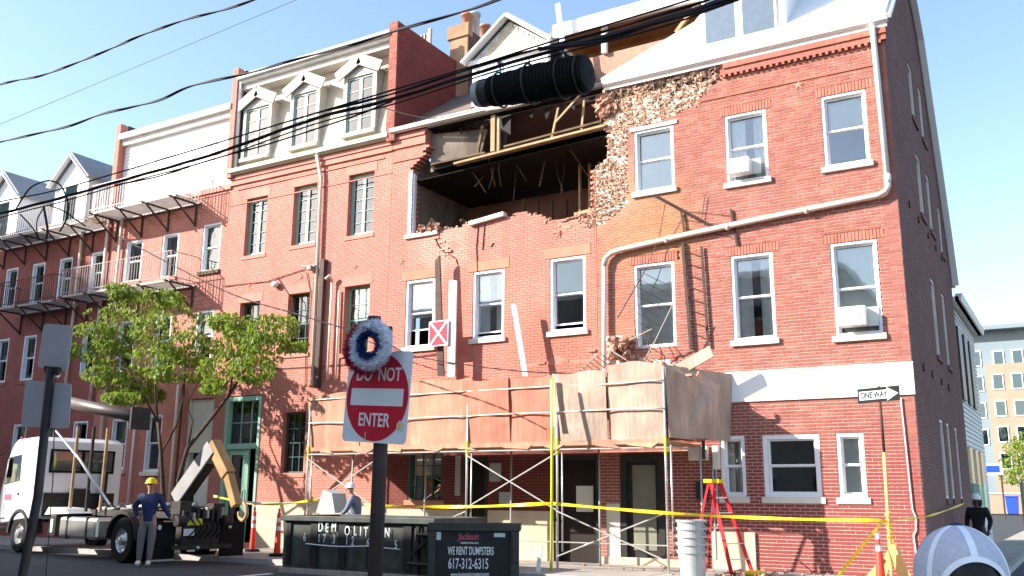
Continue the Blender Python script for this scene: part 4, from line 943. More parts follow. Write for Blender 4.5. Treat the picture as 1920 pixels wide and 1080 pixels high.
# alley lamp post/stop pole
q=at(1884,958,70.0);q.z=0
MBp=MB().tube([(q.x,q.y,0),(q.x,q.y,4.0)],.07,8)
o=MBp.build('street_post',mt['iron'],loc=(q.x,q.y,0));tag(o,'dark thin street post between the cream wall and the apartment block','post')
# trees
def tree(name,label,base,trunk,limbs,clumps,nleaf,leaf=.11,group=None,droop=.8):
    t=thing(name,label,'tree',base,group=group)
    mb=MB();
    for (pts,rr) in trunk: mb.tube(pts,[q*.75 for q in rr],8)
    mb.build('trunk',mt['bark'],t,smooth=True)
    mb=MB()
    for (pts,rr) in limbs: mb.tube(pts,[q*.6 for q in rr],6)
    if mb.f: mb.build('branches',mt['bark'],t,smooth=True)
    mb=MB()
    for i in range(nleaf):
        c,r=random.choice(clumps)
        while True:
            v=Vector((random.uniform(-1,1),random.uniform(-1,1),random.uniform(-1,1)))
            if v.length<1: break
        v=v.normalized()*(v.length**.6)
        p=Vector(c)+Vector((v.x*r[0],v.y*r[1],v.z*r[2]))
        if noise.noise(p*1.9)<-.07: continue
        d=Vector((random.gauss(0,.6),random.gauss(0,.6),-droop+random.gauss(0,.35))).normalized()
        s_=d.cross(Vector((random.random()-.5,random.random()-.5,.3))).normalized()
        L=leaf*random.uniform(.45,1.5);W_=L*.27
        n_=s_.cross(d)*L*.12
        mb.add([p,p+d*L*.45+s_*W_+n_,p+d*L,p+d*L*.45-s_*W_+n_],[(0,1,2),(0,2,3)])
    o=mb.build('crown',mt['leaf'],t)
    return t
ty=-2.2
def T(px,py,Y=ty): return at(px,py,Y)
b0=T(308,1010);b0=Vector((b0.x,ty,0));b1=Vector((T(332,1000).x,ty+.5,0))
def polys(L,Y=ty,j=.25): return [T(x,y,Y+random.uniform(-j,j)) for x,y in L]
trunk=[([b0]+polys([(306,930),(302,850),(296,790)],j=.05),[.10,.085,.07,.06]),([b1]+polys([(335,900),(352,840),(392,790),(430,740),(455,700)],j=.05),[.10,.09,.075,.065,.06,.045])]
limbs=[(polys([(296,790),(262,730),(235,680),(200,640)]),[.055,.04,.03,.015]),(polys([(302,850),(330,800),(345,740),(348,660),(330,600)]),[.05,.04,.035,.025,.012]),
(polys([(296,790),(290,720),(285,640),(262,580)]),[.05,.04,.03,.012]),(polys([(430,740),(440,680),(430,620),(405,590)]),[.05,.035,.02,.01]),(polys([(455,700),(490,650),(520,610),(545,600)]),[.04,.03,.02,.01]),
(polys([(352,840),(362,790),(350,760),(380,700)]),[.04,.03,.02,.012]),(polys([(262,730),(220,720),(190,690)]),[.035,.025,.012]),(polys([(440,680),(400,650),(370,620)]),[.03,.02,.01]),(polys([(348,660),(380,620),(400,560)]),[.03,.02,.01]),(polys([(285,640),(240,600),(225,570)]),[.03,.02,.01])]
cl=[]
for (x,y,rx,rz) in ((250,575,55,30),(200,600,45,28),(175,625,35,22),(165,655,28,20),(205,665,40,25),(240,640,45,28),(290,610,40,32),(335,600,45,35),(330,650,40,30),(370,655,45,30),(290,670,40,30),(250,705,40,22),(215,715,35,18),(195,700,25,16),(270,735,32,16),(235,745,25,10),(440,640,35,32),(420,690,50,26),(470,610,32,28),(520,610,30,28),(500,650,34,30),(470,690,36,24),(455,655,30,30),(400,720,36,14),(540,640,18,14),(430,605,22,20),(375,690,36,22),(310,555,20,16),(235,545,22,14),(325,700,30,18)):
    c=T(x,y,ty+random.uniform(-.9,.9));s_=(c-CAM).dot(fw)/FPX;cl.append((c,(rx*s_*1.0,.75,rz*s_*1.05)))
tree('street_tree','small leaning street tree with yellow-green drooping leaves behind the truck',tuple(b0),trunk,limbs,cl,17000,.14,droop=1.0)
cl=[];q=at(1898,950,91.0)
for k in range(16): cl.append(((q.x+random.uniform(-.3,6),q.y+random.uniform(-1,3),random.uniform(3.6,7.6)),(1.3,1.4,1.0)))
tree('alley_tree','leafy green tree beyond the blue bin at the right edge',(q.x+2.5,q.y,0),[([(q.x+2.5,q.y,0),(q.x+2.4,q.y,5)],[.15,.1])],[],cl,5000,.34)
cl=[]
for k in range(10): cl.append(((-37.5+random.uniform(-1.2,1.0),-1.6+random.uniform(-.6,.6),random.uniform(2.2,4.2)),(.8,.7,.6)))
tree('dark_street_tree','dark leafy tree cut off by the left edge beside the truck cab',(-38,-1.6,0),[([(-38,-1.6,0),(-37.9,-1.6,3)],[.1,.07])],[],cl,2600,.16)
# opposite side of the street (outside the frame, throws the shade over the road)
ho=thing('opposite_rowhouses','brick row of houses across the street behind the camera','house',(-30,-20,0))
mb=MB();mb.box(-75,-7.4,-30,-17.3,0,10.4);mb.build('wall',mt['oppst'],ho);mb=MB()
for k in range(26):
    for z in (1.3,4.5,7.6): mb.box(-74+k*2.6,-73+k*2.6,-17.28,-17.2,z,z+1.7)
mb.build('window',mt['glassd'],ho);MB().box(-75.1,-7.3,-30,-17.15,10.4,10.7).build('cornice',mt['white'],ho)
hT=thing('unseen_shade_building','tall building added out of view down the opposite side to shade the left house','building',(-75,-25,0))
MB().box(-110,-53.5,-25.5,-17.3,0,25).build('wall',mt['oppst'],hT)  # unseen block, height and depth set to shade the far-left house
for k in range(18):
    for z in (2,5.5,9,12.5,16): MB().box(-108+k*3,-106.6+k*3,-17.28,-17.2,z,z+1.8).build('window',mt['glassd'],hT)
cl=[]
for k in range(26): cl.append(((-49+random.uniform(-4.5,4.5),-12.5+random.uniform(-2.0,2),random.uniform(9,17.5)),(1.9,1.6,1.3)))
tree('tall_street_tree','tall street tree across the road outside the left edge of view',(-49,-12.5,0),[([(-49,-12.5,0),(-49,-12.5,10)],[.3,.2])],[],cl,9000,.42)
# ================================================================ overhead cables
def cable(name,label,pix,Y,r,strands=1,pitch=.9,group='overhead cables',mat='cable'):
    P=[at(x,y,Y) for x,y in pix];pts=[]
    for i in range(len(P)-1):
        a=P[max(i-1,0)];b=P[i];c=P[i+1];d=P[min(i+2,len(P)-1)];n=max(2,int((c-b).length/.09))
        for k in range(n):
            t=k/n;pts.append(.5*((2*b)+(c-a)*t+(2*a-5*b+4*c-d)*t*t+(3*b-a-3*c+d)*t**3))
    pts.append(P[-1]);mb=MB()
    if strands==1: mb.tube(pts,r,6)
    else:
        s=0
        for k in range(strands):
            q=[];s=0
            for i,p in enumerate(pts):
                if i: s+=(p-pts[i-1]).length
                th=s/pitch*2*math.pi+k*2*math.pi/strands;q.append(p+Vector((0,math.cos(th),math.sin(th)))*r*.75)
            mb.tube(q,r,5)
    o=mb.build(name,mt[mat],smooth=True,loc=tuple(P[len(P)//2]));tag(o,label,'cable',group);return o
cable('overhead_cable','thick main bundle of black cables that carries the coil and the splice case',[(-260,470),(0,401),(117,370),(240,335),(400,289),(592,222),(735,186),(942,122),(1220,43),(1345,2),(1600,-90)],-13.5,.0115,3,2.2)
cable('overhead_cable','thin black cable running just above the main bundle',[(-260,430),(0,378),(100,358),(220,324),(400,270),(652,194),(900,120),(1014,84),(1220,22),(1310,-6),(1600,-100)],-13.55,.010)
cable('overhead_cable','thin black cable rejoining the main bundle below the pedimented dormers',[(215,347),(300,330),(400,298),(500,271),(658,220),(711,199),(735,190)],-13.45,.010)
cable('overhead_cable','black twisted cable crossing the sky at the top left corner',[(-200,216),(0,158),(75,142),(150,115),(215,88),(265,66),(350,36),(420,18),(480,-2),(700,-80)],-12.5,.012,2,1.5)
cable('overhead_cable','black twisted cable passing over the roofs of the left houses',[(-200,310),(0,266),(70,250),(130,236),(190,214),(245,201),(300,187),(350,164),(400,151),(470,136),(548,113),(652,86),(750,55),(860,24),(931,0),(1100,-70)],-12.0,.013,2,2.3)
cable('overhead_cable','very thin grey line high across the left sky',[(-200,316),(0,233),(280,115),(555,0),(700,-60)],-12.8,.0035)
cable('overhead_cable','thick black cable filling the top edge beside the white dormer',[(1010,92),(1120,76),(1200,52),(1345,8),(1500,-45)],-13.6,.017,2,2.0)
cable('overhead_cable','thin service wire crossing the mansard house third floor from upper left',[(225,445),(420,545),(560,590),(690,630),(760,662)],-4,.012,2,.7)
cable('overhead_cable','slack wire sagging across the pink facade just above the plywood shed',[(690,640),(780,668),(880,685),(990,697),(1100,700),(1240,697)],-.5,.010,2,.9)
cable('overhead_cable','drop wire loop hanging across the dark party wall to the sagging gutter',[(711,199),(760,214),(810,222),(850,216),(900,203)],-7,.010)
cable('overhead_cable','second black cable running just below the main bundle from the coil to the dormer',[(-260,482),(0,408),(117,378),(240,342),(400,299),(592,232),(735,196),(942,130),(1220,56),(1345,14),(1600,-80)],-13.5,.009)
cable('overhead_cable','black cable woven closely above the main bundle toward the top right',[(592,212),(735,176),(942,110),(1100,68),(1220,33),(1345,-6),(1600,-100)],-13.52,.009,2,1.7)
# cable coil
def px(pts,Y): return [at(x,y,Y) for x,y in pts]
def spl(P,n=8):
    out=[];P=[Vector(p) for p in P]
    for i in range(len(P)-1):
        a=P[max(i-1,0)];b=P[i];c=P[i+1];d=P[min(i+2,len(P)-1)]
        for k in range(n):
            t=k/n;out.append(.5*((2*b)+(c-a)*t+(2*a-5*b+4*c-d)*t*t+(3*b-a-3*c+d)*t**3))
    out.append(P[-1]);return out
mb=MB();Yc=-13.4
mb.tube(spl(px([(30,392),(42,372),(60,350),(90,339),(112,346),(123,366),(128,385),(124,412),(112,434)],Yc)),.011,6)
mb.tube(spl(px([(38,402),(55,420),(68,438),(72,450)],Yc)),.011,6);mb.tube(spl(px([(82,388),(86,410),(89,430),(87,448)],Yc)),.015,6)
mb.tube(spl(px([(95,386),(120,396),(140,410),(160,424)],Yc)),.009,6);mb.tube(spl(px([(80,392),(70,412),(69,432),(74,450)],Yc)),.008,6)
o=mb.build('cable_coil',mt['cable'],loc=tuple(at(80,395,Yc)),smooth=True);tag(o,'slack storage loop of black cable hanging on the main bundle at far left','cable coil')
# splice closure
a=at(922,172,-13.45);b=at(1104,137,-13.45);c=(a+b)/2
sp=thing('splice_closure','ribbed black cylindrical splice case hanging from the cables in front of the dormer','splice case',tuple(c))
ax=(b-a).normalized();mb=MB();N=26;pts=[];rr=[]
for k in range(N*4+1):
    t=k/(N*4);pts.append(a.lerp(b,t));rr.append((.142+.004*math.sin(k*.37)+.034*min(1,t*2.2)*(1 if t<.88 else 1-(t-.88)*2.2))*(1.0 if k%4<2 else .90)*(1 if 0<k<N*4 else .5))
mb.tube(pts,rr,28);mb.build('ribbed_body',mt['black'],sp,smooth=False)
mb=MB();mb.tube([a-ax*.10,a-ax*.09,a],[.07,.135,.135],20);mb.build('end_cap',mt['blackp'],sp,smooth=False)
mb=MB();mb.tube([a-ax*.17,a-ax*.10],[.12,.135],20);mb.build('end_ring',mt['grey'],sp)
mb=MB()
for t in (.1,.75): p=a.lerp(b,t);mb.tube([p+Vector((0,0,.14)),p+Vector((0,-.02,.26))],.012,6);mb.ball(p+Vector((0,-.02,.27)),.03)
mb.build('hanger',mt['alu'],sp)
for t in (.1,.42,.75,.93):
    p=a.lerp(b,t);e1=ax.cross(Vector((0,0,1))).normalized();e2=ax.cross(e1);rr_=.155+.034*min(1,t*2.2)
    MB().tube([p+(e1*math.cos(k*math.pi/12)+e2*math.sin(k*math.pi/12))*rr_*(1 if t<.9 else .93) for k in range(25)],.010,5,caps=False).build('strap',mt['chassis'],sp)
# ================================================================ sidewalk shed
sh=thing('sidewalk_shed','plywood-sided scaffold shed over the sidewalk in front of the damaged house','scaffold',(-12,-1.3,0))
FX=[-7.31,-9.82,-12.17,-14.66,-17.05];FY=-2.07;RY=-.6;RX=[-7.1,-9.52,-11.86,-14.4,-16.8]
for x in FX:
    f=MB().tube([(x,FY,0),(x,FY,4.18 if x>-9 else 3.9)],.026,8).build('post',mt['steel'],sh,smooth=True)
    MB().tube([(x,FY,2.35),(x,FY,2.75)],.03,8).build('yellow_band',mt['yel'],f)
    MB().tube([(x+.10,FY+.04,.35),(x+.10,FY+.04,2.55)],.02,8).build('post',mt['steel'],sh,smooth=True)
    MB().box(x-.09,x+.09,FY-.09,FY+.09,0,.012).build('base_plate',mt['steel'],f)
for x in RX:
    MB().tube([(x,RY,0),(x,RY,2.62)],.024,8).build('post',mt['grey'],sh,smooth=True)
MB().tube([(-9.6,-2.75,0),(-9.66,-2.6,2.6),(-9.7,-2.5,4.0)],.03,8).build('raking_pole',mt['yel'],sh,smooth=True)
def braces(x0,x1,z0,z1,y=FY-.03):
    MB().tube([(x0,y,z0),(x1,y,z1)],.016,6).build('cross_brace',mt['steel'],sh);MB().tube([(x0,y-.035,z1),(x1,y-.035,z0)],.016,6).build('cross_brace',mt['steel'],sh)
braces(FX[2],FX[1],1.22,2.42);braces(FX[1],FX[0],.25,1.2);braces(FX[4],FX[3],1.15,2.42);braces(FX[3],FX[2],.2,1.15)
for k in range(4):
    MB().tube([(FX[k],FY,2.5),(FX[k+1],FY,2.5)],.018,6).build('ledger_tube',mt['steel'],sh)
    MB().tube([(FX[k],FY,.55),(FX[k+1],FY,.55)],.014,6).build('ledger_tube',mt['steel'],sh)
    for z in (3.3,3.88): MB().tube(spl([(FX[k],FY-.05,z),((FX[k]+FX[k+1])/2,FY-.05,z+random.uniform(-.03,.02)),(FX[k+1],FY-.05,z)],4),.017,6).build('guard_rail',mt['pipe'],sh,smooth=True)
for x in FX: MB().tube([(x,FY,2.52),(x+.15,RY,2.52)],.018,6).build('cross_tube',mt['steel'],sh)
MB().tube([(FX[0]+.03,FY,3.3),(-7.0,RY,3.3)],.02,6).build('guard_rail',mt['iron'],sh);MB().tube([(FX[0]+.03,FY,3.92),(-7.0,RY,3.85)],.02,6).build('guard_rail',mt['iron'],sh);MB().box(-7.05,-6.99,RY-.03,RY+.03,2.3,3.9).build('corner_stud',mt['iron'],sh)
x=-17.1;k=0
while x<-7.3:
    x2=min(x+1.22,-7.28);MB().box(x+.005,x2-.005,-2.0,-.15,2.60,2.64).build('deck_board',mt['wood'] if k%2 else mt['plyw'],sh);x=x2;k+=1
MB().box(-17.15,-7.25,-2.06,-2.0,2.58,2.68).build('edge_board',mt['plyw'],sh)
def pan(x0,x1,y0,y1,zb,zt,mat,lean=.10,zt2=None,name='plywood_panel'):
    zt2=zt if zt2 is None else zt2
    nx,nz=10,5;ph=random.random()*6;am=random.uniform(.02,.045);mb=MB();V=[]
    for dd in (0,.015):
        for j in range(nz+1):
            for i in range(nx+1):
                u=i/nx;v=j/nz;top=zt+(zt2-zt)*u+.03*math.sin(u*7+ph)*v
                V.append((x0+(x1-x0)*u,y0+(y1-y0)*u-lean*v-am*math.sin(math.pi*u)*math.sin(v*2.2+.4+ph*.1)-.012*math.sin(u*9+v*5+ph)+dd,zb+(top-zb)*v-.02*math.sin(math.pi*u)*(1-v)))
    n_=(nx+1)*(nz+1);F=[]
    for j in range(nz):
        for i in range(nx):
            q=j*(nx+1)+i;F.append((q,q+1,q+nx+2,q+nx+1));F.append((n_+q,n_+q+nx+1,n_+q+nx+2,n_+q+1))
    for i in range(nx):
        F.append((i+1,i,n_+i,n_+i+1));q=nz*(nx+1)+i;F.append((q,q+1,n_+q+1,n_+q))
    for j in range(nz):
        q=j*(nx+1);F.append((q,q+nx+1,n_+q+nx+1,n_+q));q+=nx;F.append((q+nx+1,q,n_+q,n_+q+nx+1))
    mb.add(V,F);mb.build(name,mt[mat],sh)
pan(-17.12,-15.45,-2.0,-2.0,2.69,4.02,'plyw');pan(-15.44,-13.9,-1.985,-1.985,2.69,4.10,'plyw');pan(-13.89,-12.05,-2.0,-2.0,2.69,4.17,'plyw',zt2=4.2)
pan(-12.3,-11.05,-2.03,-2.03,2.69,4.12,'plyr');pan(-11.1,-9.72,-1.99,-1.99,2.69,4.10,'plyr')
pan(-9.9,-8.62,-2.04,-2.03,2.69,4.15,'plyg');pan(-8.6,-7.33,-1.99,-1.99,2.69,4.30,'plyg',zt2=4.27)
MB().prism([(-7.26,-1.98,2.7),(-6.98,-.62,2.7),(-6.98,-.62,3.95),(-7.28,-2.08,4.15)],(.018,0,0)).build('plywood_panel',mt['plyg'],sh)
MB().prism([(-7.26,-1.6,2.75),(-6.62,-.05,2.7),(-6.5,-.05,4.18),(-7.75,-1.3,4.35)],(.018,.01,0)).build('plywood_panel',mt['plyg'],sh)
MB().prism([(-17.1,-2.0,4.0),(-17.1,-.3,4.1),(-17.1,-.3,2.7)],(.018,0,0)).build('plywood_panel',mt['wood'],sh)
for (x,z,l) in ((-9.3,4.3,.5),(-8.2,4.32,.3)): pass
for k in range(9):
    x=-16.8+k*1.1+random.uniform(-.2,.2);MB().prism([(x,-2.075,2.6),(x+random.uniform(.3,.8),-2.075,2.6),(x+random.uniform(.3,.7),-2.12,2.6-random.uniform(.03,.12)),(x+.05,-2.1,2.56)],(0,.01,0)).build('torn_sheeting',mt['plyr' if k%2 else 'wood'],sh)
MB().box(-10.2,-9.3,-1.9,-1.0,2.66,2.72).build('torn_ply',mt['plyr'],sh)
# wreckage on the shed
db=thing('brick_rubble_pile','pile of fallen bricks and mortar lying on top of the plywood shed','rubble',(-8.6,-.6,4.2))
mb=MB()
for i in range(420):
    x=random.gauss(-8.6,.55);y=random.uniform(-1.6,-.05);mb.lump((x,y,4.05+random.random()*max(.05,.55-abs(x+8.6)*.45)*(1-abs(y)*.4)),random.uniform(.03,.10))
for i in range(160):
    x=random.uniform(-12.2,-9.0);mb.lump((x,random.uniform(-.6,-.02),4.05+random.random()*.12),random.uniform(.03,.08))
stuff(mb.build('rubble',mt['raw'],db));
mb=MB();mb.box(-10.5,-7.6,-1.4,-.02,3.9,4.08);mb.build('debris_bed',mt['plyg'],db)
for (p,q,w_) in (((-8.7,-.3,4.75),(-8.35,-.28,5.05),.42),):
    mb=MB()
    for i in range(60): mb.lump((random.uniform(-9.35,-8.85),random.uniform(-.3,-.03),random.uniform(4.75,5.15)),random.uniform(.07,.12))
    stuff(mb.build('brick_chunk',mt['raw'],db))
pk=MB();pk.prism(px([(1245,695),(1330,648),(1338,668),(1255,715)],-.8),(0,.06,0));o=pk.build('splintered_plank',mt['plyg'],loc=tuple(at(1290,690,-.8)));tag(o,'splintered tan plywood plank leaning up on the right end of the rubble pile','plank')
gr=thing('fallen_window_grille','bent rusty grille of parallel iron bars lying over the rubble under the white window','grille',tuple(at(1150,680,-.7)))
def bars(P,Q,n,r,nm='bar'):
    for k in range(n):
        t=k/(n-1);a=Vector(P[0]).lerp(P[1],t);b=Vector(Q[0]).lerp(Q[1],t);MB().tube([a,b],r,5).build(nm,mt['iron'],gr)
A_=[at(1093,690,-.9),at(1140,660,-.5)];B_=[at(1118,712,-1.0),at(1170,706,-1.0)]
A1=(at(1085,700,-.8),at(1118,664,-.4));
bars((at(1080,700,-1.0),at(1125,662,-.6)),(at(1098,712,-1.1),at(1170,700,-1.1)),8,.012)
bars((at(1150,650,-.4),at(1255,680,-.7)),(at(1172,700,-.9),at(1283,694,-1.0)),8,.012)
bars((at(1190,600,-.3),at(1225,628,-.3)),(at(1196,655,-.4),at(1245,668,-.5)),3,.011)
for a,b in (((1180,638),(1222,617)),((1080,702),(1122,664)),((1150,660),(1215,700)),((1215,700),(1285,690)),((1228,640),(1262,570)),((1200,690),(1228,640))): MB().tube([at(*a,-.6),at(*b,-.6)],.016,6).build('frame_bar',mt['irong'],gr)
br=thing('broken_fire_escape','rusty fire escape remains between two windows, its cast shadow modelled as wall rails and rungs','fire escape',tuple(at(1290,520,-.1)))
for a,b,r,Y0,Y1 in (((1228,367),(1345,430),.045,-.5,-.05),((1277,395),(1284,440),.03,-.06,-.06),((1280,455),(1296,655),.045,-.07,-.07),((1315,462),(1328,650),.032,-.06,-.06),((1370,392),(1382,460),.03,-.04,-.04),((1248,378),(1236,445),.010,-.3,-.15),((1236,445),(1208,510),.010,-.15,-.25),((1208,510),(1158,596),.016,-.25,-.3),((1322,364),(1315,418),.010,-.05,-.05)):
    MB().bar(at(a[0],a[1],Y0),at(b[0],b[1],Y1),r*1.6,r*1.0,(0,1,0)).build('rail',mt['iron'],br)  # the uprights on the wall are cast shadow modelled as dark iron
for k in range(8):
    MB().tube([at(1283+k*1.8,470+k*22,-.05),at(1318+k*1.2,482+k*22,-.05)],.009,5).build('rung_and_shadow',mt['iron'],br)  # ladder shadow on the brick, built as thin bars
for k in range(3): MB().tube([at(1275+k*3,395+k*16,-.03),at(1375,405+k*20,-.03)],.006,4).build('rung_and_shadow',mt['iron'],br)
for k in range(9): MB().tube([at(1192-k*0,505+k*16,-.12),at(1248-k*2,532+k*16,-.12)],.006,4).build('rung_and_shadow',mt['iron'],br)
# leaning boards, X sign
o=MB().prism([at(842,526,-.45),at(856,526,-.45),at(852,706,-.45),at(838,706,-.45)],(0,.05,0)).build('leaning_post',mt['whitew'],loc=tuple(at(848,706,-.45)));tag(o,'weathered white square post standing just right of the red X sign','post')
o=MB().prism([at(958,570,-.5),at(967,570,-.5),at(990,705,-.5),at(980,705,-.5)],(0,.05,0)).build('leaning_board',mt['signw'],loc=tuple(at(985,705,-.5)));tag(o,'narrow grey-white board leaning on the wall between two second floor windows','board')
o=MB().prism([at(1031,712,-2.25),at(1040,712,-2.25),at(1042,800,-2.25),at(1032,800,-2.25)],(0,.04,0)).build('white_plank',mt['signw'],loc=tuple(at(1036,800,-2.25)));tag(o,'short white plank upright at the shed edge beside the yellow-green pole','plank')
o=MB().prism([at(815,490,-.35),at(824,478,-.35),at(832,705,-.35),at(820,705,-.35)],(0,.05,0)).build('dark_pole',mt['iron'],loc=tuple(at(825,705,-.35)));tag(o,'dark pointed iron pole behind the red X sign','pole')
mb=MB()
mb.tube([at(858,610,-.1),at(862,500,-.1)],.04,6);o=None
xs=thing('x_sign','square red fire-department warning sign with a white X on the pink wall','sign',tuple(at(822,625,-.48)))
c=at(822,625,-.5);h=.29
MB().box(c.x-h,c.x+h,-.5,-.485,c.z-h-.02,c.z+h+.02).build('plate',mt['red'],xs)
mb=MB();t=.035
for s_ in (-1,1): mb.bar((c.x-h*s_+.02*s_,-.505,c.z-h),(c.x+h*s_-.02*s_,-.505,c.z+h),.08,.006,(0,1,0)) if False else mb.prism([(c.x-s_*h,-.506-.002*(s_+1),c.z-h),(c.x-s_*(h-.075),-.506-.002*(s_+1),c.z-h),(c.x+s_*h,-.506-.002*(s_+1),c.z+h),(c.x+s_*(h-.075),-.506-.002*(s_+1),c.z+h)],(0,.004,0))
mb.build('white_cross',mt['signw'],xs)
mb=MB();mb.box(c.x-h-.02,c.x-h,-.503,-.486,c.z-h-.03,c.z+h+.03);mb.box(c.x+h,c.x+h+.02,-.503,-.486,c.z-h-.03,c.z+h+.03);mb.box(c.x-h,c.x+h,-.503,-.486,c.z-h-.045,c.z-h-.02);mb.box(c.x-h,c.x+h,-.503,-.486,c.z+h+.02,c.z+h+.045);mb.build('white_border',mt['signw'],xs)
# ================================================================ air conditioners
def ac(c,w_,h_,label,front):
    t=thing('air_conditioner',label,'air conditioner',tuple(c),group='window air conditioners')
    x,z=c.x,c.z
    MB().box(x-w_/2,x+w_/2,-.30,.0,z-h_/2,z+h_/2).build('casing',mt['vinyl'],t,bevel=.012)
    mb=MB();n=9
    for k in range(n): zz=z-h_/2+.05+(h_-.1)*k/(n-1);mb.box(x-w_/2+.04,x+w_/2-.10,-.312,-.301,zz-.008,zz+.008)
    mb.build('grille',mt['grey'],t);MB().box(x-w_/2+.035,x+w_/2-.09,-.306,-.3015,z-h_/2+.035,z+h_/2-.035).build('coil',mt[front],t)
    MB().box(x+w_/2+.005,x+w_/2+.2,-.03,.0,z-h_/2,z+h_/2).build('side_panel',mt['shade'],t)
ac(Vector((-3.82,0,5.22)),.56,.40,'white air conditioner with grey grille in the second floor window nearest the corner','grey')
ac(Vector((-6.07,0,8.93)),.50,.36,'cream air conditioner in the middle top floor window of the corner house','sill')
# ================================================================ tapes
def tape(name,label,pts,w_,mat='tape',tw=.0,group='barrier tapes'):
    P=spl(pts,10);mb=MB()
    for i in range(len(P)-1):
        def side(k,p): 
            a=math.sin(k*.35)*tw;return Vector((0,math.sin(a),math.cos(a)))*(w_/2)
        d1=side(i,P[i]);d2=side(i+1,P[i+1]);mb.add([P[i]-d1,P[i+1]-d2,P[i+1]+d2,P[i]+d1,P[i]-d1+Vector((0,.002,0)),P[i+1]-d2+Vector((0,.002,0)),P[i+1]+d2+Vector((0,.002,0)),P[i]+d1+Vector((0,.002,0))],[(0,1,2,3),(7,6,5,4)])
    o=mb.build(name,mt[mat],loc=tuple(P[len(P)//2]));tag(o,label,'tape',group);return o
tape('caution_tape','yellow caution tape stretched from the raking scaffold pole to the barricade at the corner',[at(1035,944,-2.6),at(1250,962,-2.2),at(1450,972,-2.3),at(1655,976,-2.4)],.07,tw=.9)
tape('caution_tape','yellow caution tape stretched behind the dumpsters along the scaffold posts',[at(586,938,-2.2),at(712,948,-2.15),at(874,950,-2.15),at(1035,944,-2.6)],.075,tw=.9)
tape('caution_tape','faint yellow tape between the green door and the scaffold left post',[at(400,930,-1.2),at(470,944,-1.4),at(530,945,-1.8),at(586,938,-2.2)],.06,tw=.9)
tape('caution_tape','loose yellow tape running down from the barricade post to the ground',[at(1655,978,-2.4),at(1620,1020,-2.8),at(1572,1079,-3.2)],.075,tw=.5)
tape('caution_tape','pale tape end continuing from the barricade around the corner into the alley',[at(1655,976,-2.4),at(1715,972,-1.2),at(1760,962,.5),at(1808,944,4.0)],.04,tw=1.2)
tape('barrier_ribbon','red and white ribbon tied by the hook of the truck',[at(438,938,-2.5),at(462,941,-2.0),at(490,944,-1.8)],.06,'signw',tw=.5)
# ================================================================ cones
def delineator(x,y,label,h=1.15,white=0):
    t=thing('traffic_delineator',label,'traffic cone',(x,y,0),group='orange delineator posts')
    MB().lathe((x,y,0),[(0,0),(.2,0),(.2,.05),(.12,.07),(0,.07)],20).build('base',mt['black'],t)
    MB().lathe((x,y,0),[(.085,.07),(.05,h-.12),(.03,h-.1),(.03,h),(0,h+.01)],16).build('body',mt['orange'],t,smooth=True)
    for z in (.62,.82): 
        r=lambda q:.085+(.05-.085)*(q-.07)/(h-.19)
        MB().lathe((x,y,0),[(r(z)+.002,z),(r(z+.1)+.002,z+.1)],16).build('reflective_band',mt['signw'],t,smooth=True)
p=atz(522,1037,0);delineator(-17.42,-2.6,'orange traffic post on the sidewalk beside the left end of the green dumpster')
delineator(-19.3,-1.6,'orange traffic post in front of the pale green door behind the truck')
delineator(-3.18,-2.75,'orange and white striped traffic post against the wooden barricade at the corner',h=.82)
MB_=None
# barricade
bc=thing('wooden_barricade','pale wooden A-frame barricade boards at the foot of the one way sign','barricade',(-3.0,-2.5,0))
MB().prism([at(1640,1078,-2.5),at(1670,1020,-2.5),at(1682,1022,-2.5),at(1716,1100,-2.5),at(1690,1100,-2.5),at(1672,1050,-2.5),at(1655,1100,-2.5),at(1630,1100,-2.5)],(0,.04,0)).build('board',mt['tanw'],bc)
MB().prism([at(1606,1100,-2.7),at(1655,1045,-2.7),at(1662,1052,-2.7),at(1632,1100,-2.7)],(0,.03,0)).build('board',mt['tanw'],bc)
MB().bar(at(1650,1062,-2.48),at(1700,1064,-2.48),.05,.03).build('cross_piece',mt['tanw'],bc)
# one way sign
ow=thing('one_way_sign','black and white one way arrow sign on a thin post at the house corner','sign',(-3.06,-2.3,0))
Yw=-2.3;P=[(1609,757),(1688,750),(1686,722),(1607,730)]
w4=[at(x,y,Yw) for x,y in P]
MB().prism(w4,(0,.004,0)).build('plate',mt['signk'],ow)
u=(w4[1]-w4[0]).normalized();v=(w4[3]-w4[0]).normalized();o4=w4[0];W4=(w4[1]-w4[0]).length;H4=(w4[3]-w4[0]).length
def S(a,b,y=-.003): return o4+u*(a*W4)+v*(b*H4)+Vector((0,y,0))
MB().prism([S(.04,.2),S(.70,.2),S(.70,.04),S(.97,.5),S(.70,.96),S(.70,.8),S(.04,.8)],(0,-.003,0)).build('arrow',mt['signw'],ow)
text(ow,'ONE WAY',S(.385,.5,-.0065),u,v,.15,mt['signk'],sx=.66,bold=.003)
MB().tube([at(1647.5,724,Yw+.03),at(1658,850,Yw+.03)],.025,8).build('post',mt['iron'],ow,smooth=True)
MB().tube([at(1657.5,848,Yw+.03),at(1672,1078,Yw+.03),(-3.03,Yw+.03,0)],.032,8).build('lower_post',mt['tanw'],ow,smooth=True)
mb=MB()
for k in range(7):
    q=lambda t:at(1664+t*.1,960+t,Yw);P_=[q(k*9)+Vector((.045*math.cos(j*.8+k),.045*math.sin(j*.8+k),-j*.012*(1+k%2))) for j in range(9)];mb.tube(P_,.011+.004*random.random(),4)
o=mb.build('tape_wrap',mt['tape'],ow)
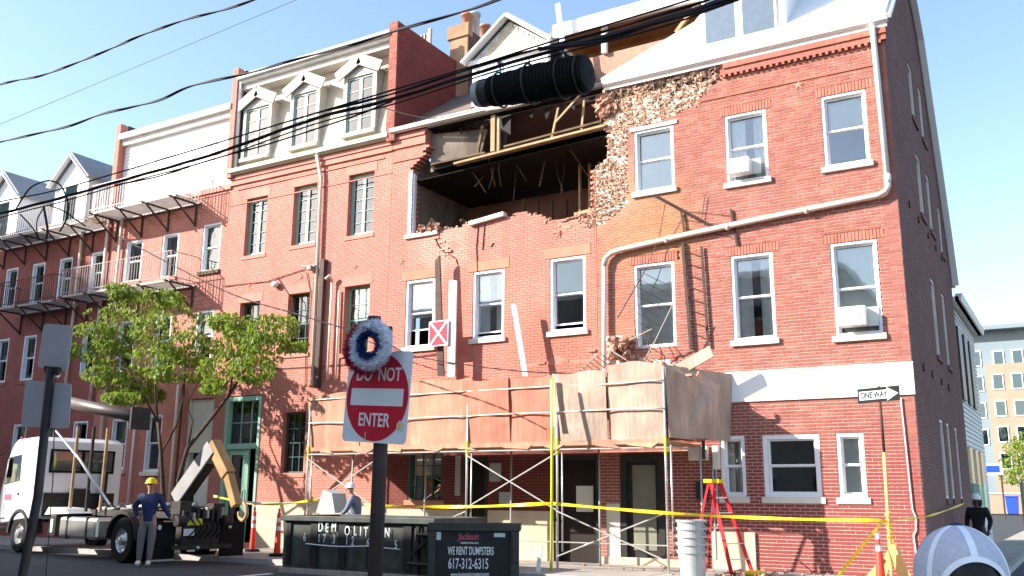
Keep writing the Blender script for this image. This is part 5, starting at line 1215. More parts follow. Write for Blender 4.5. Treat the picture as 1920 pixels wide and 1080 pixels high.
# ================================================================ do not enter
dn=thing('do_not_enter_sign','red and white do not enter sign on a thick dark post in the foreground','sign',(-5.09,-14.15,0))
C0=at(706.5,744,-14.2);rl=R(-4.2)
ud=Vector((math.cos(rl)*math.cos(R(8)),-math.sin(R(8))*.9,math.sin(rl)));ud.normalize()
vd=Vector((math.sin(R(2.5)),0,math.cos(R(2.5))));nd=ud.cross(vd).normalized();vd=nd.cross(ud).normalized();vd=-vd if vd.z<0 else vd
def D(a,b,e=0): return C0+ud*a+vd*b+nd*e
if nd.y>0: nd=-nd
def rrect(hw,hh,r,e):
    out=[]
    for (sx,sy,a0) in ((1,1,0),(-1,1,90),(-1,-1,180),(1,-1,270)):
        for k in range(5): a=R(a0+k*22.5);out.append(D(sx*(hw-r)+r*math.cos(a),sy*(hh-r)+r*math.sin(a),e))
    return out
MB().prism(rrect(.385,.385,.045,0),-nd*.004).build('plate',mt['signw'],dn)
disc=MB().prism([D(.372*math.cos(2*math.pi*k/64),.372*math.sin(2*math.pi*k/64),.0012) for k in range(64)],nd*.001).build('red_disc',mt['red'],dn)
MB().prism([D(-.315,-.075,.003),D(.315,-.075,.003),D(.315,.07,.003),D(-.315,.07,.003)],nd*.001).build('white_bar',mt['signw'],dn)
text(dn,'DO  NOT',D(.0,.185,.003),ud,vd,.158,mt['signw'],sx=.80,ext=.001,bold=.002)
text(dn,'ENTER',D(-.01,-.20,.003),ud,vd,.158,mt['signw'],sx=.80,ext=.001,bold=.002)
mb=MB();mb.prism([D(.27,-.27,.004),D(.33,-.28,.004),D(.35,-.22,.004),D(.30,-.19,.004),D(.27,-.22,.004)],nd*.001);mb.build('sticker',mt['stop'],dn)
mb=MB();mb.ball(D(.305,-.235,.006),.018,.004,.022);mb.build('sticker_bird',M('sticker_yellow',(.75,.45,.03),.5),dn)
pc=at(690,1000,-14.1)
MB().tube([(-5.11,-14.10,-.1),(-5.09,-14.10,2.93)],.062,16).build('post',M('dark_bronze_post',(.045,.030,.026),.7,.2,4,spec=.2),dn,smooth=True)
q=at(703,596,-14.1);mb=MB();mb.tube([(q.x-.01,-14.1,2.90),(q.x-.01,-14.1,3.03)],[.085,.075],4);mb.build('post_top',mt['chassis'],dn)
mb=MB();mb.box(-5.2,-5.0,-14.19,-14.16,1.95,2.02);mb.build('bracket',mt['alu'],dn)
# wreath
wc=at(692,647,-14.42);wr=thing('patriotic_wreath','red, white and blue tinsel wreath hung over the do not enter sign','wreath',tuple(wc))
def garland(name,c,Rr,r,n,mat,L=.05):
    mb=MB()
    for i in range(n):
        t=random.uniform(0,2*math.pi);a=random.uniform(0,2*math.pi);rad=Vector((math.cos(t),0,math.sin(t)));d=(rad*math.cos(a)+Vector((0,-1,0))*math.sin(a));p=c+rad*Rr+d*r*random.uniform(.3,1)
        d=(d+Vector((random.gauss(0,.35),random.gauss(0,.35),random.gauss(0,.35)))).normalized();s_=d.cross(Vector((random.random(),random.random(),random.random()))).normalized()*.006
        l=L*random.uniform(.6,1.1);mb.add([p-s_,p+s_,p+d*l],[(0,1,2)])
    pts=[c+Vector((math.cos(k*math.pi/12)*Rr,0,math.sin(k*math.pi/12)*Rr)) for k in range(25)];mb.tube(pts,r*.75,8,caps=False)
    o=mb.build(name,mt[mat],wr);return o
garland('red_garland',wc+Vector((-.060,.03,-.015)),.172,.045,4500,'garr',.045);garland('white_garland',wc+Vector((.02,.0,.0)),.165,.042,4500,'garw',.04);garland('blue_garland',wc+Vector((.02,-.01,0)),.105,.025,2500,'navyb',.035)
# backs of signs at left
bs=thing('sign_post_backs','dark leaning post carrying three blank aluminium sign backs','sign',(-10.1,-13.9,0))
Yb=-13.9
def rpoly(P,Y,r=.12):
    P=[at(x,y,Y) for x,y in P];out=[];n=len(P)
    for i in range(n):
        a,b,c=P[i-1],P[i],P[(i+1)%n];
        for t in (1,.35,0): pass
        p0=b+(a-b)*r;p2=b+(c-b)*r
        for t in (0,.33,.66,1): out.append(p0*(1-t)**2+b*2*t*(1-t)+p2*t*t)
    return out
MB().prism(rpoly([(69.4,688),(126,695),(137.5,611),(82,606)],Yb),(0,.004,0)).build('sign_back',mt['signb'],bs)
MB().prism(rpoly([(39,799),(77.8,801.7),(88,715.5),(47.8,712)],Yb-.02),(0,.004,0)).build('sign_back',mt['signb'],bs)
MB().prism(rpoly([(90.3,803),(129,803),(134.7,719.7),(97,717)],Yb-.02),(0,.004,0)).build('sign_back',mt['signb'],bs)
MB().tube([(-10.12,Yb-.06,-.1),(-10.15,Yb-.06,.4),at(71,930,Yb-.06),at(96,690,Yb-.06)],.05,10).build('post',M('dark_sign_post',(.035,.026,.024),.5,.2,4,spec=.4),bs,smooth=True)
MB().prism([at(82,686,Yb-.08),at(108,688,Yb-.08),at(106,700,Yb-.08),at(84,700,Yb-.08)],(0,.05,0)).build('bracket',mt['chassis'],bs)
MB().tube([at(105,700,Yb),at(99,900,Yb),(-9.75,Yb,-.1)],.006,5).build('guy_wire',mt['chassis'],bs)
# ================================================================ ladder, barrels
ld=thing('step_ladder','red fibreglass A-frame stepladder with yellow top standing before the narrow window','ladder',(-6.3,-1.3,0))
def lerp(a,b,t): return Vector(a).lerp(Vector(b),t)
tl,tr=(-6.72,-1.25,1.82),(-6.50,-1.25,1.82);
F=[((-6.60,-1.40,1.80),(-6.17,-1.62,0.0)),((-6.47,-1.20,1.80),(-5.92,-1.05,0.0))]
Bk=[((-6.66,-1.40,1.78),(-7.05,-1.62,0.0)),((-6.58,-1.20,1.78),(-6.95,-.95,0.0))]
for a,b in F: MB().bar(a,b,.075,.03,(0,1,0)).build('side_rail',mt['ladr'],ld)
for a,b in Bk: MB().bar(a,b,.045,.025,(0,1,0)).build('rear_rail',mt['ladr'],ld)
for k in range(1,6):
    t=k/6;MB().bar(lerp(*F[0],t),lerp(*F[1],t),.08,.02).build('step',mt['alu'],ld)
    if k in(2,4): MB().bar(lerp(*Bk[0],t),lerp(*Bk[1],t),.02,.02).build('rear_brace',mt['alu'],ld)
MB().box(-6.75,-6.42,-1.45,-1.15,1.79,1.87).build('top_cap',mt['yel'] if 0 else mt['tape'],ld,bevel=.01)
MB().bar(lerp(*F[0],.5),lerp(*Bk[0],.5),.015,.015).build('spreader',mt['alu'],ld)
for a,b in F: MB().box(b[0]-.05,b[0]+.05,b[1]-.04,b[1]+.04,0,.05).build('foot',mt['black'],ld)
n=0;bx_,by_=-6.72,-2.3
for k in range(5):
    z=.0+k*.145;lab=['bottom grey barrel of the nested stack beside the ladder','second grey barrel from the bottom of the nested stack','middle grey barrel of the nested stack of five','second grey barrel from the top of the nested stack','topmost grey barrel of the nested stack beside the ladder'][k]
    t=thing('trash_barrel',lab,'barrel',(bx_,by_,z),group='grey barrels nested in a stack by the ladder')
    hh=.70 if k==0 else .62 if k<4 else .5
    zt=.48+z
    MB().lathe((bx_,by_,z),[(0,.0),(.235,.0),(.275,.48-.06),(.28,.44),(.302,.445),(.305,.49),(.275,.49),(.27,.44),(.225,.03),(0,.03)],32).build('body',mt['grey'],t,smooth=False)
    for s_ in (-1,1):
        MB().tube(spl([(bx_+s_*.29,by_-.08,zt-.04),(bx_+s_*.35,by_-.07,zt-.10),(bx_+s_*.35,by_+.07,zt-.10),(bx_+s_*.29,by_+.08,zt-.04)],5),.014,6).build('handle',mt['chassis'],t)
# sidewalk litter near ladder
o=MB();
for i in range(40): o.lump((random.uniform(-6.3,-5.4),random.uniform(-2.2,-.4),.03),random.uniform(.02,.07))
for i in range(60): o.lump((random.uniform(-16,-3),random.uniform(-1.6,-.1),.015),random.uniform(.01,.035))
o=o.build('scattered_debris',mt['raw'],loc=(-6,-1,0));tag(o,'small broken brick crumbs scattered on the sidewalk','rubble');stuff(o)
o=MB().lathe((-5.75,-1.5,.02),[(.17,0),(.2,.02),(.2,.06),(.16,.08),(.12,.05),(.17,0)],20).build('hose_coil',mt['tape'],loc=(-5.75,-1.5,0));tag(o,'yellow coiled hose on the ground at the ladder foot','hose')
sx_=at(1420,1072,-2.4)
o=MB().prism([at(1010,1024,-3.0),at(1016,1024,-3.0),at(1010,1085,-3.0),at(1003,1085,-3.0)],(0,.04,0)).build('white_stake',mt['white'],loc=tuple(at(1008,1085,-3)));tag(o,'short white wooden stake beside the black dumpster right end','stake')
# ================================================================ dumpsters
d1=thing('open_dumpster','weathered green roll-off dumpster with vertical ribs and white demolition lettering','dumpster',(-12.8,-4.3,-.13))
X0,X1,Y0,Y1,Zb,Zt=-14.95,-10.95,-5.05,-3.2,.05,1.06
mb=MB();mb.box(X0,X1,Y0+.09,Y0+.13,Zb,Zt-.05);mb.box(X0,X1,Y1-.04,Y1,Zb,Zt-.05);mb.box(X0,X0+.04,Y0+.13,Y1-.04,Zb,Zt-.05);mb.box(X1-.04,X1,Y0+.13,Y1-.04,Zb,Zt-.05);mb.box(X0,X1,Y0+.1,Y1,-.02,Zb);mb.build('body',mt['dump'],d1)
x=X0+.0
for (pa,pb) in ((534,541),(578,592),(631,645),(684,698),(753,768)):
    a=at(pa,1010,Y0).x;b=at(pb,1010,Y0).x
    MB().box(a,b,Y0+.05,Y0+.089,Zb,Zt-.12).build('rib',mt['dumpk'],d1)
mb=MB();mb.box(X0-.03,X1+.03,Y0-.02,Y0+.15,Zt-.11,Zt);mb.box(X0-.03,X1+.03,Y1-.06,Y1+.03,Zt-.11,Zt);mb.box(X0-.03,X0+.06,Y0+.15,Y1-.06,Zt-.11,Zt);mb.box(X1-.06,X1+.03,Y0+.15,Y1-.06,Zt-.11,Zt);mb.build('top_rail',mt['dump'],d1,bevel=.012)
mb=MB();mb.box(X0,X1,Y0-.02,Y0+.12,-.13,-.02);mb.build('bottom_rail',mt['irong'],d1,bevel=.01)
yl=Y0+.088
def letter(s,px_,py_,size,y=yl,mat='txt',parent=d1,sx=.8,bold=.002): 
    p=at(px_,py_,y);text(parent,s,(p.x,y,p.z),(1,0,0),(0,0,1),size,mt[mat],sx=sx,bold=bold)
LY=Y0+.046
for ch_,x_,y_ in (('D',601,989),('E',613,990),('M',626,989),('O',651,996),('L',666,996),('I',676,997),('T',686,998),('I',700,999),('O',712,1000),('N',726,1000)): letter(ch_,x_,y_,.27,LY,sx=.66)
for ch_,x_,y_ in (('6',571,1008),('1',598,1010),('7',608,1010),('3',626,1012),('1',650,1014),('2',661,1015),('6',690,1018),('3',706,1019),('1',718,1020),('5',742,1022)): letter(ch_,x_,y_,.24,LY,sx=.62)
mb=MB();p=at(575,1019,Y0);q=at(690,1024,Y0);mb.tube(spl([(p.x,Y0-.03,p.z),((p.x+q.x)/2,Y0-.05,p.z-.03),(q.x,Y0-.03,q.z)],6),.012,6);q2=at(752,1033,Y0);mb.tube(spl([(q.x,Y0-.03,q.z),(q2.x,Y0-.03,q2.z+.03)],6),.01,6);mb.build('cable',mt['pipew'],d1)
mb=MB()
for x in (-11.35,-11.15): mb.box(x,x+.07,Y0-.03,Y0+.05,.0,.9)
mb.bar((-11.45,Y0-.05,.35),(-10.95,Y0-.05,.75),.05,.05);mb.tube([(-11.5,Y0-.06,.2),(-10.9,Y0-.06,.2)],.035,8);mb.tube([(-11.3,Y0-.06,.75),(-10.9,Y0-.06,.75)],.04,8);mb.build('door_hinge_gear',mt['chassis'],d1)
d2=thing('black_dumpster','black steel dumpster end with white rental lettering and phone number','dumpster',(-8.98,-5.2,-.13),R(29),local=True)
W_,D_,Zt=1.58,.95,1.13
mb=MB();mb.box(-W_,0,0,.05,0,Zt);mb.box(-W_,0,D_-.05,D_,0,Zt);mb.box(-W_,-W_+.05,.05,D_-.05,0,Zt);mb.box(-.05,0,.05,D_-.05,0,Zt);mb.box(-W_+.05,-.05,.05,D_-.05,.04,.1);mb.build('body',mt['dumpk'],d2)
for bx_ in ((-W_-.04,.04,-.05,-.002,Zt-.13,Zt+.02),(.002,.06,-.05,D_,Zt-.13,Zt+.02),(-W_-.04,-W_+.1,-.04,-.002,0,Zt-.13),(-.12,.04,-.04,-.002,0,Zt-.13),(-.09,.03,-.07,-.041,.45,.95)): MB().box(*bx_).build('frame_rail',mt['blackp'],d2,bevel=.01)
def T2(s_,x,z,size,m_,sx,bold=.004,yd=(0,0,1),xd=(1,0,0)): text(d2,s_,(x,-.004,z),xd,yd,size,mt[m_],sx=sx,bold=bold)
T2('Jackson',-.88,.90,.17,'txtr',.72,.002,yd=(.12,0,1));T2('DEMOLITION INC.',-.86,.79,.045,'txt',.9,.001)
T2('WE RENT DUMPSTERS',-.84,.645,.20,'txt',.42,.003);T2('617-312-6315',-.88,.42,.26,'txt',.50,.002);T2('www.bostondumpsters.com',-.85,.245,.095,'txt',.64,.001,xd=(1,0,.02))
MB().box(-1.47,-1.39,-.008,-.0025,.84,.98).build('decal',mt['gut'],d2);MB().box(-.42,-.22,-.008,-.0025,.90,.97).build('decal',mt['signw'],d2)
# grey chute leaning behind dumpster
o=MB().prism([at(592,962,-2.9),at(628,962,-2.9),at(622,925,-2.9),at(606,918,-2.9)],(0,.5,0)).build('debris_chute',mt['grey'],loc=tuple(at(610,960,-2.9)));tag(o,'grey sheet metal hopper standing up behind the green dumpster','hopper')
# ================================================================ truck
TR=Vector((-19.75,-4.05,-.13));TA=R(170.5)
tk=thing('hooklift_truck','white cab hook-lift roll-off truck with bare chassis parked at the kerb on the left','truck',tuple(TR),TA,local=True)
Ti=Matrix.Rotation(-TA,3,'Z')
def L(p): return Ti@(Vector(p)-TR)
def TB(mb,name,mat,**k): return mb.build(name,mt[mat],k.pop('parent',tk),**k)
CS=1.2
mb=MB();mb.box(-1.3,6.8,.33,.43,.80,1.05);mb.box(-1.3,6.8,-.43,-.33,.80,1.05)
for x in (-1.2,0,1.2,2.4,3.6): mb.box(x,x+.12,-.33,.33,.85,1.0)
mb.box(-1.1,3.4,.45,.53,1.05,1.2);mb.box(-1.1,3.4,-.53,-.45,1.05,1.2);TB(mb,'chassis_frame','chassis')
_TB=TB
def TB(mb,name,mat,**k):
    if name!='wheel_arch': mb.v=[(v[0]+CS,v[1],v[2]) for v in mb.v]
    return _TB(mb,name,mat,**k)
# cab
mb=MB();pr=[(3.65,.95),(5.95,.75),(6.02,1.55),(5.75,2.55),(5.45,2.98),(5.2,3.12),(3.95,3.16),(3.62,3.02)]
mb.prism([(x,-1.2,z) for x,z in pr],(0,2.4,0));cb=TB(mb,'cab','truckw',bevel=.06)
mb=MB();mb.prism([(4.55,1.203,1.95),(5.78,1.203,1.80),(5.62,2.55),(4.6,2.62)] if 0 else [(4.75,1.203,1.95),(5.72,1.203,1.85),(5.55,1.203,2.62),(4.8,1.203,2.68)],(0,.012,0));TB(mb,'side_window','glassd',parent=cb)
mb=MB();mb.box(3.600,3.622,-.85,-.05,2.25,2.75);mb.box(3.600,3.622,.05,.85,2.25,2.75);TB(mb,'rear_window','glassd',parent=cb,bevel=.01)
mb=MB();mb.box(3.606,3.624,-.93,.93,2.17,2.24);mb.box(3.606,3.624,-.93,.93,2.76,2.82);mb.box(3.606,3.624,-.93,-.86,2.24,2.76);mb.box(3.606,3.624,.86,.93,2.24,2.76);mb.box(3.606,3.624,-.045,.045,2.24,2.76);TB(mb,'window_rubber','black',parent=cb)
mb=MB();mb.box(3.58,3.61,-1.0,1.0,1.0,1.62);mb.prism([(3.4,-.2,1.05),(3.6,-.2,1.05),(3.6,-.2,1.75),(3.4,-.2,1.7)],(0,.5,0));mb.tube([(3.45,-.6,1.0),(3.45,-.6,2.2)],.09,10);TB(mb,'engine_cover','chassis',parent=cb)
MB_=MB().box(4.6,4.605,1.2,1.206,1.1,2.9);MB_.box(4.72,4.78,1.2,1.225,1.55,1.62);TB(MB_,'door_handle','black',parent=cb)
TB(MB().box(5.62,5.63,1.2,1.207,1.0,2.9),'door_seam','black',parent=cb);TB(MB().box(5.2,5.6,1.2,1.214,1.42,1.58),'door_decal','txtr',parent=cb)
mb=MB();mb.box(5.6,5.95,1.0,1.26,.62,.68);mb.box(5.5,5.9,1.0,1.24,.9,.95);TB(mb,'cab_step','alu',parent=cb);TB(MB().box(5.9,5.99,.8,1.12,.95,1.15),'headlight','alu',parent=cb,bevel=.02)
TB(MB().box(3.66,3.72,-1.22,1.22,.93,1.02),'cab_rear_trim','grey',parent=cb);TB(MB().ball((3.75,1.21,1.75),.05,.02,.07),'side_marker','orange',parent=cb)
mb=MB();mb.bar((5.9,1.25,2.75),(6.05,1.42,2.6),.03,.03);mb.box(5.98,6.1,1.34,1.5,2.05,2.6);TB(mb,'mirror','black',parent=cb,bevel=.02)
MB().ball(Vector((5.6,1.1,3.15)),.05);mb=MB().ball((5.5+CS,.95,3.16),.06,.06,.07);mb.build('marker_lamp',mt['red'],cb)
ar=[MB(),MB(),MB()];n=10
for k in range(n):
    a0=math.pi*k/n;a1=math.pi*(k+1)/n;r0,r1=.58,.66
    ar[0].prism([(4.5+CS+r0*math.cos(a0),.82,.52+r0*math.sin(a0)),(4.5+CS+r1*math.cos(a0),.82,.52+r1*math.sin(a0)),(4.5+CS+r1*math.cos(a1),.82,.52+r1*math.sin(a1)),(4.5+CS+r0*math.cos(a1),.82,.52+r0*math.sin(a1))],(0,.42,0))
    for s_ in (-1,1): ar[1 if s_<0 else 2].prism([(r1*math.cos(a0)*1.02,s_*.95-.28,.55+r0*math.sin(a0)*1.02),(r1*math.cos(a0)*1.06,s_*.95-.28,.55+r1*math.sin(a0)),(r1*math.cos(a1)*1.06,s_*.95-.28,.55+r1*math.sin(a1)),(r1*math.cos(a1)*1.02,s_*.95-.28,.55+r0*math.sin(a1)*1.02)],(0,.56,0))
for q in ar: TB(q,'wheel_arch','chassis')
TB=_TB
def wheel(x,y,r,w_,side):
    c=Vector((x,y,r));mb=MB();mb.lathe(c,[(.29,-w_/2),(r-.03,-w_/2),(r,-w_/2+.04),(r,w_/2-.04),(r-.03,w_/2),(.29,w_/2),(.29,-w_/2)],36,'y')
    t=mb.build('wheel',mt['black'],tk)
    mb=MB();s=side;mb.lathe(c,[(.30,s*w_*.5),(.285,s*(w_*.5-.02)),(.25,s*(w_*.5-.10)),(.16,s*(w_*.5-.06)),(.10,s*(w_*.5+.03)),(0,s*(w_*.5+.04))],32,'y')
    for k in range(10): a=k*math.pi/5;mb.ball(c+Vector((.2*math.cos(a),s*(w_*.5-.06),.2*math.sin(a))),.022,n=6,m=4)
    mb.build('rim',mt['chrome'],t)
wheel(4.5+CS,1.05,.52,.28,1);wheel(4.5+CS,-1.05,.52,.28,-1);wheel(0,1.05,.53,.28,1);wheel(0,.75,.53,.26,1);wheel(0,-1.05,.53,.28,-1);wheel(0,-.75,.53,.26,-1)
mb=MB();mb.box(1.3,3.3,.62,1.2,.48,1.02);tn=TB(mb,'fuel_tank','chrome',bevel=.08)
for x in (1.75,2.8): TB(MB().box(x,x+.06,.61,1.215,.47,1.03),'tank_strap','chassis',parent=tn)
TB(MB().box(3.6,4.0,.6,1.15,.5,1.05),'battery_box','chassis',bevel=.02);TB(MB().box(3.7,3.9,1.15,1.17,.6,.95),'box_label','grey')
TB(MB().prism([(2.9,.5,1.10),(4.3,.5,1.05),(4.1,.5,1.25),(3.1,.5,1.22)],(0,.65,0)),'rear_fender','truckw')
mb=MB()
for i in range(14): mb.tube(spl([(random.uniform(.8,3.2),random.uniform(-.3,.5),1.1),(random.uniform(.8,3.2),random.uniform(-.3,.5),1.35),(random.uniform(.8,3.2),random.uniform(-.3,.5),1.1)],5),.02,5)
TB(mb,'hydraulic_hoses','chassis')
TB(MB().tube([(3.0,.3,1.2),(-.5,.25,1.35)],.07,10),'hydraulic_cylinder','hookg',smooth=True);TB(MB().tube([(2.2,-.3,1.2),(-.8,-.25,1.35)],.07,10),'hydraulic_cylinder','hookg',smooth=True)
# hook arm
Pa=[L((-19.65,-3.9,1.35)),L((-18.42,-3.95,2.62)),L((-17.85,-3.95,1.95)),L((-17.5,-3.95,1.22))]
TB(MB().bar(Pa[0],Pa[1],.42,.26,(0,1,0)),'boom','hookg',bevel=.02);TB(MB().bar(Pa[0]+Vector((.1,0,-.3)),Pa[1]+Vector((.15,0,-.35)),.25,.2,(0,1,0)),'boom_underside','chassis')
e_=(Pa[1]-Pa[0]).normalized()
TB(MB().bar(Pa[1]+Vector((.05,0,.1)),Pa[2],.30,.26,(0,1,0)),'jib','hooky',bevel=.02);TB(MB().bar(Pa[2],Pa[3],.22,.2,(0,1,0)),'jib_tip','hooky',bevel=.02)
hk=L((-17.28,-3.95,1.02))
TB(MB().tube(spl([hk+Vector((0,0,.28)),hk+Vector((-.12,0,.18)),hk+Vector((-.16,0,0)),hk+Vector((-.03,0,-.13)),hk+Vector((.13,0,-.06)),hk+Vector((.15,0,.07))],5),.045,8),'hook','hooky',smooth=True)
# rear body
TB(MB().prism([(-1.0,-.5,.5),(-1.5,-.5,.42),(-1.55,-.5,.95),(-1.35,-.5,1.12),(-1.0,-.5,1.12)],(0,1.0,0)),'rear_frame','chassis',bevel=.02)
for k in range(9): TB(MB().box(-1.6+.05*random.random(),-1.2,-.55+k*.13,-.48+k*.13,.95+.1*random.random(),1.18+.15*random.random()),'hydraulic_block','chassis' if k%3 else 'irong',bevel=.01)
for k in range(6): TB(MB().tube(spl([(-1.5,-.5+k*.17,1.1),(-1.75,-.45+k*.15,.85),(-1.55,-.4+k*.16,.6)],5),.018,6),'hose','black',smooth=True)
for s_ in (-1,1):
    TB(MB().box(-1.40,-1.37,s_*.94-.34,s_*.94+.34,.12,.98),'mud_flap','black');TB(MB().box(-1.42,-1.402,s_*.94-.34,s_*.94+.34,.10,.14),'flap_weight','alu');TB(MB().box(-1.0,.2,s_*.94-.3,s_*.94+.3,1.0,1.04) if 0 else MB().ball((-1.43,s_*.94+.1,.86),.015,.05,.06),'reflector','gut')
    p=Vector((-.83,s_*.92,.45))
    TB(MB().tube([(-1.6,s_*.62-.12,1.0),(-1.6,s_*.62+.12,1.0)],.13,16),'guide_roller','chassis')
    TB(MB().box(-1.02,-.97,s_*.78-.07,s_*.78+.07,.62,.74),'tail_lamp','grey')
for s_ in (-1,1): text(tk,'HOLAN',(-.805,s_*.92,.42),(0,-1,0),(0,0,1),.13,mt['grey'],sx=.9)if 0 else None
TB(MB().box(-1.565,-1.552,.02,.46,.9,1.05),'yellow_label','yel');TB(MB().box(-1.575,-1.56,.22,.50,.66,.82),'number_plate','signw')
TB(MB().box(-1.6,-1.5,-.8,.8,.35,.45),'bumper_bar','chassis');mb=MB();mb.ball((-1.6,.12,.38),.05);mb.box(-1.62,-1.6,.2,.4,.3,.34);mb.box(-1.62,-1.6,-.4,-.2,.3,.34);TB(mb,'tow_fitting','alu')
mb=MB();mb.tube([(-1.35,-.2,1.2),(-1.35,.2,1.2)],.14,14);mb.box(-1.5,-1.1,.3,.6,1.15,1.45);mb.box(-1.5,-1.1,-.6,-.3,1.15,1.4);TB(mb,'pivot','chassis')
# tarp gantry
ga=[L(at(100,748,-4.9)),L(at(262,783,-4.9))];TB(MB().tube(ga,.15,12),'tarp_roller','tarp',smooth=True)
TB(MB().box(ga[1].x-.06,ga[1].x+.02,ga[1].y-.25,ga[1].y+.25,ga[1].z-.3,ga[1].z+.25),'roller_end_plate','chassis')
for (xp) in (147,177,203): a=L(at(xp,800,-4.3));TB(MB().tube([a,(a.x,a.y,1.15)],.045,8),'gantry_post','wood' if xp!=177 else 'chassis')
TB(MB().tube([L(at(105,808,-5.2)),L(at(150,862,-5.2)),L(at(205,948,-5.2))],[.025,.035,.05],8),'tarp_arm','alu',smooth=True)
# ================================================================ people
def skinmesh(V,E,Rr,root=0,sub=2):
    me=bpy.data.meshes.new('t');me.from_pydata(V,E,[]);o=bpy.data.objects.new('t',me);COL.objects.link(o)
    o.modifiers.new('s','SKIN');s=o.modifiers.new('ss','SUBSURF');s.levels=sub;s.render_levels=sub
    for i,r in enumerate(Rr):
        d=me.skin_vertices[0].data[i];d.radius=(r,r) if not isinstance(r,tuple) else r;d.use_root=(i==root)
    dg=bpy.context.evaluated_depsgraph_get();dg.update();m=bpy.data.meshes.new_from_object(o.evaluated_get(dg));bpy.data.objects.remove(o);return m
def chainmesh(chains,sub=2):
    V=[];E=[];Rr=[];idx={}
    for ch in chains:
        prev=None
        for (p,r) in ch:
            k=tuple(round(c,4) for c in p)
            if k not in idx: idx[k]=len(V);V.append(p);Rr.append(r)
            if prev is not None and prev!=idx[k]: E.append((prev,idx[k]))
            prev=idx[k]
    return skinmesh(V,E,Rr,0,sub)
def meshobj(name,me,mat,parent,extra=None):
    if extra:
        bm=bmesh.new();bm.from_mesh(me)
        t=bpy.data.meshes.new('t');t.from_pydata(extra.v,[],extra.f);bm.from_mesh(t);bm.to_mesh(me);bm.free()
    me.materials.clear();me.materials.append(mat);me.polygons.foreach_set('use_smooth',[True]*len(me.polygons))
    o=bpy.data.objects.new(name,me);COL.objects.link(o);o.parent=parent;return o
def person(label,loc,rot,scale,J,skin,top,bot,boot,hat=None,hatmat=None,hood=False,hair=None):
    t=thing('person',label,'person',loc,rot,local=True);t.scale=(scale,)*3
    pel,wai,che,nek=(0,0,.95),J.get('waist',(0,.0,1.12)),J.get('chest',(0,.0,1.32)),J.get('neck',(0,0,1.50))
    hd=J.get('head',(0,-.02,1.66))
    legs=[]
    for s in ('L','R'):
        sg_=1 if s=='L' else -1
        legs.append([(pel,.115),(J.get('hip'+s,(sg_*.10,0,.90)),.09),(J.get('knee'+s,(sg_*.12,-.02,.50)),.06),(J.get('ank'+s,(sg_*.13,.01,.10)),.042),(J.get('toe'+s,(sg_*.14,-.15,.04)),.035)])
    arms=[]
    for s in ('L','R'):
        sg_=1 if s=='L' else -1
        arms.append([(che,.125),(J['sh'+s],.062),(J['el'+s],.045),(J['wr'+s],.030),(J['ha'+s],.032)])
    spine=[(pel,.115),(wai,.11),(che,.125),(nek,.055),((hd[0],hd[1]+.01,hd[2]-.09),.055),(hd,.085),((hd[0],hd[1],hd[2]+.07),.07)]
    ex=MB();h=Vector(hd)
    ex.tube([h+Vector((0,-.07,.02)),h+Vector((0,-.108,-.025)),h+Vector((0,-.085,-.035))],[.008,.016,.010],6)
    for s in (-1,1): ex.ball(h+Vector((s*.082,.01,-.005)),.012,.022,.032,8,6)
    ex.ball(h+Vector((0,-.078,-.065)),.026,.012,.007,8,5)
    for s in ('L','R'):
        w0=Vector(J['wr'+s]);h0=Vector(J['ha'+s]);d=(h0-w0).normalized();sd=d.cross(Vector((0,1,0)));sd=sd.normalized() if sd.length>.1 else Vector((1,0,0));nn=d.cross(sd)
        for k in range(4):
            b=h0+sd*(k-1.5)*.019;l=(.07,.08,.075,.058)[k];ex.tube([b,b+d*l*.5+nn*.004,b+d*l*.95+nn*.018],[.0095,.0085,.006],6)
        ex.tube([w0+d*.03+sd*.02,w0+d*.07+sd*.05,w0+d*.10+sd*.055],[.012,.010,.007],6)
    body=meshobj('body',chainmesh([spine]+legs+arms),skin,t,ex)
    g=lambda ch,f,cut:[(p,r*f) for p,r in ch[:cut]]
    meshobj('trousers',chainmesh([[(pel,.138),((0,0,1.03),.125)]]+[g(c,1.36,4) for c in legs]),bot,t)
    meshobj('jacket',chainmesh([[((0,0,.875),.135),((0,0,.96),.145),(wai,.138),(che,.145),((nek[0],nek[1],nek[2]-.03),.075)]]+[[(che,.142)]+[(p,r*1.35) for p,r in c[1:4]] for c in arms]),top,t)
    for c in legs: meshobj('shoe',chainmesh([[((c[3][0][0],c[3][0][1]+.04,.05),.045),(c[3][0],.055),(c[4][0],.045)]]),boot,t)
    e=MB()
    for s in (-1,1): e.ball(h+Vector((s*.032,-.080,.012)),.011,.006,.007,8,5)
    e.build('eyes',mt['black'],t)
    if hair:
        e=MB();e.ball(h+Vector((0,.015,.03)),.098,.105,.115,16,10);e.build('hair',hair,t,smooth=True)
    if hat=='hard':
        e=MB();c=h+Vector((0,.0,.055));e.lathe(c,[(0,.115),(.05,.108),(.09,.08),(.112,.035),(.118,0),(.135,-.008),(.135,-.014),(.112,-.01)],24);e.prism([c+Vector((.06*math.cos(a)*1.6,-.10-.06*math.sin(a),-.012)) for a in [k*math.pi/8 for k in range(9)]],(0,0,.008))
        e.bar(c+Vector((0,.09,.075)),c+Vector((0,-.09,.075)),.02,.06);e.build('hard_hat',hatmat,t,smooth=True)
    if hat=='knit':
        e=MB();c=h+Vector((0,.01,.04));e.lathe(c,[(0,.11),(.06,.10),(.095,.05),(.10,0),(.10,-.04)],20);e.build('cap',hatmat,t,smooth=True)
    if hood:
        meshobj('hood',chainmesh([[((0,.05,1.46),.10),((0,.05,1.60),.115),((0,.03,1.70),.10)]]),top,t)
    return t
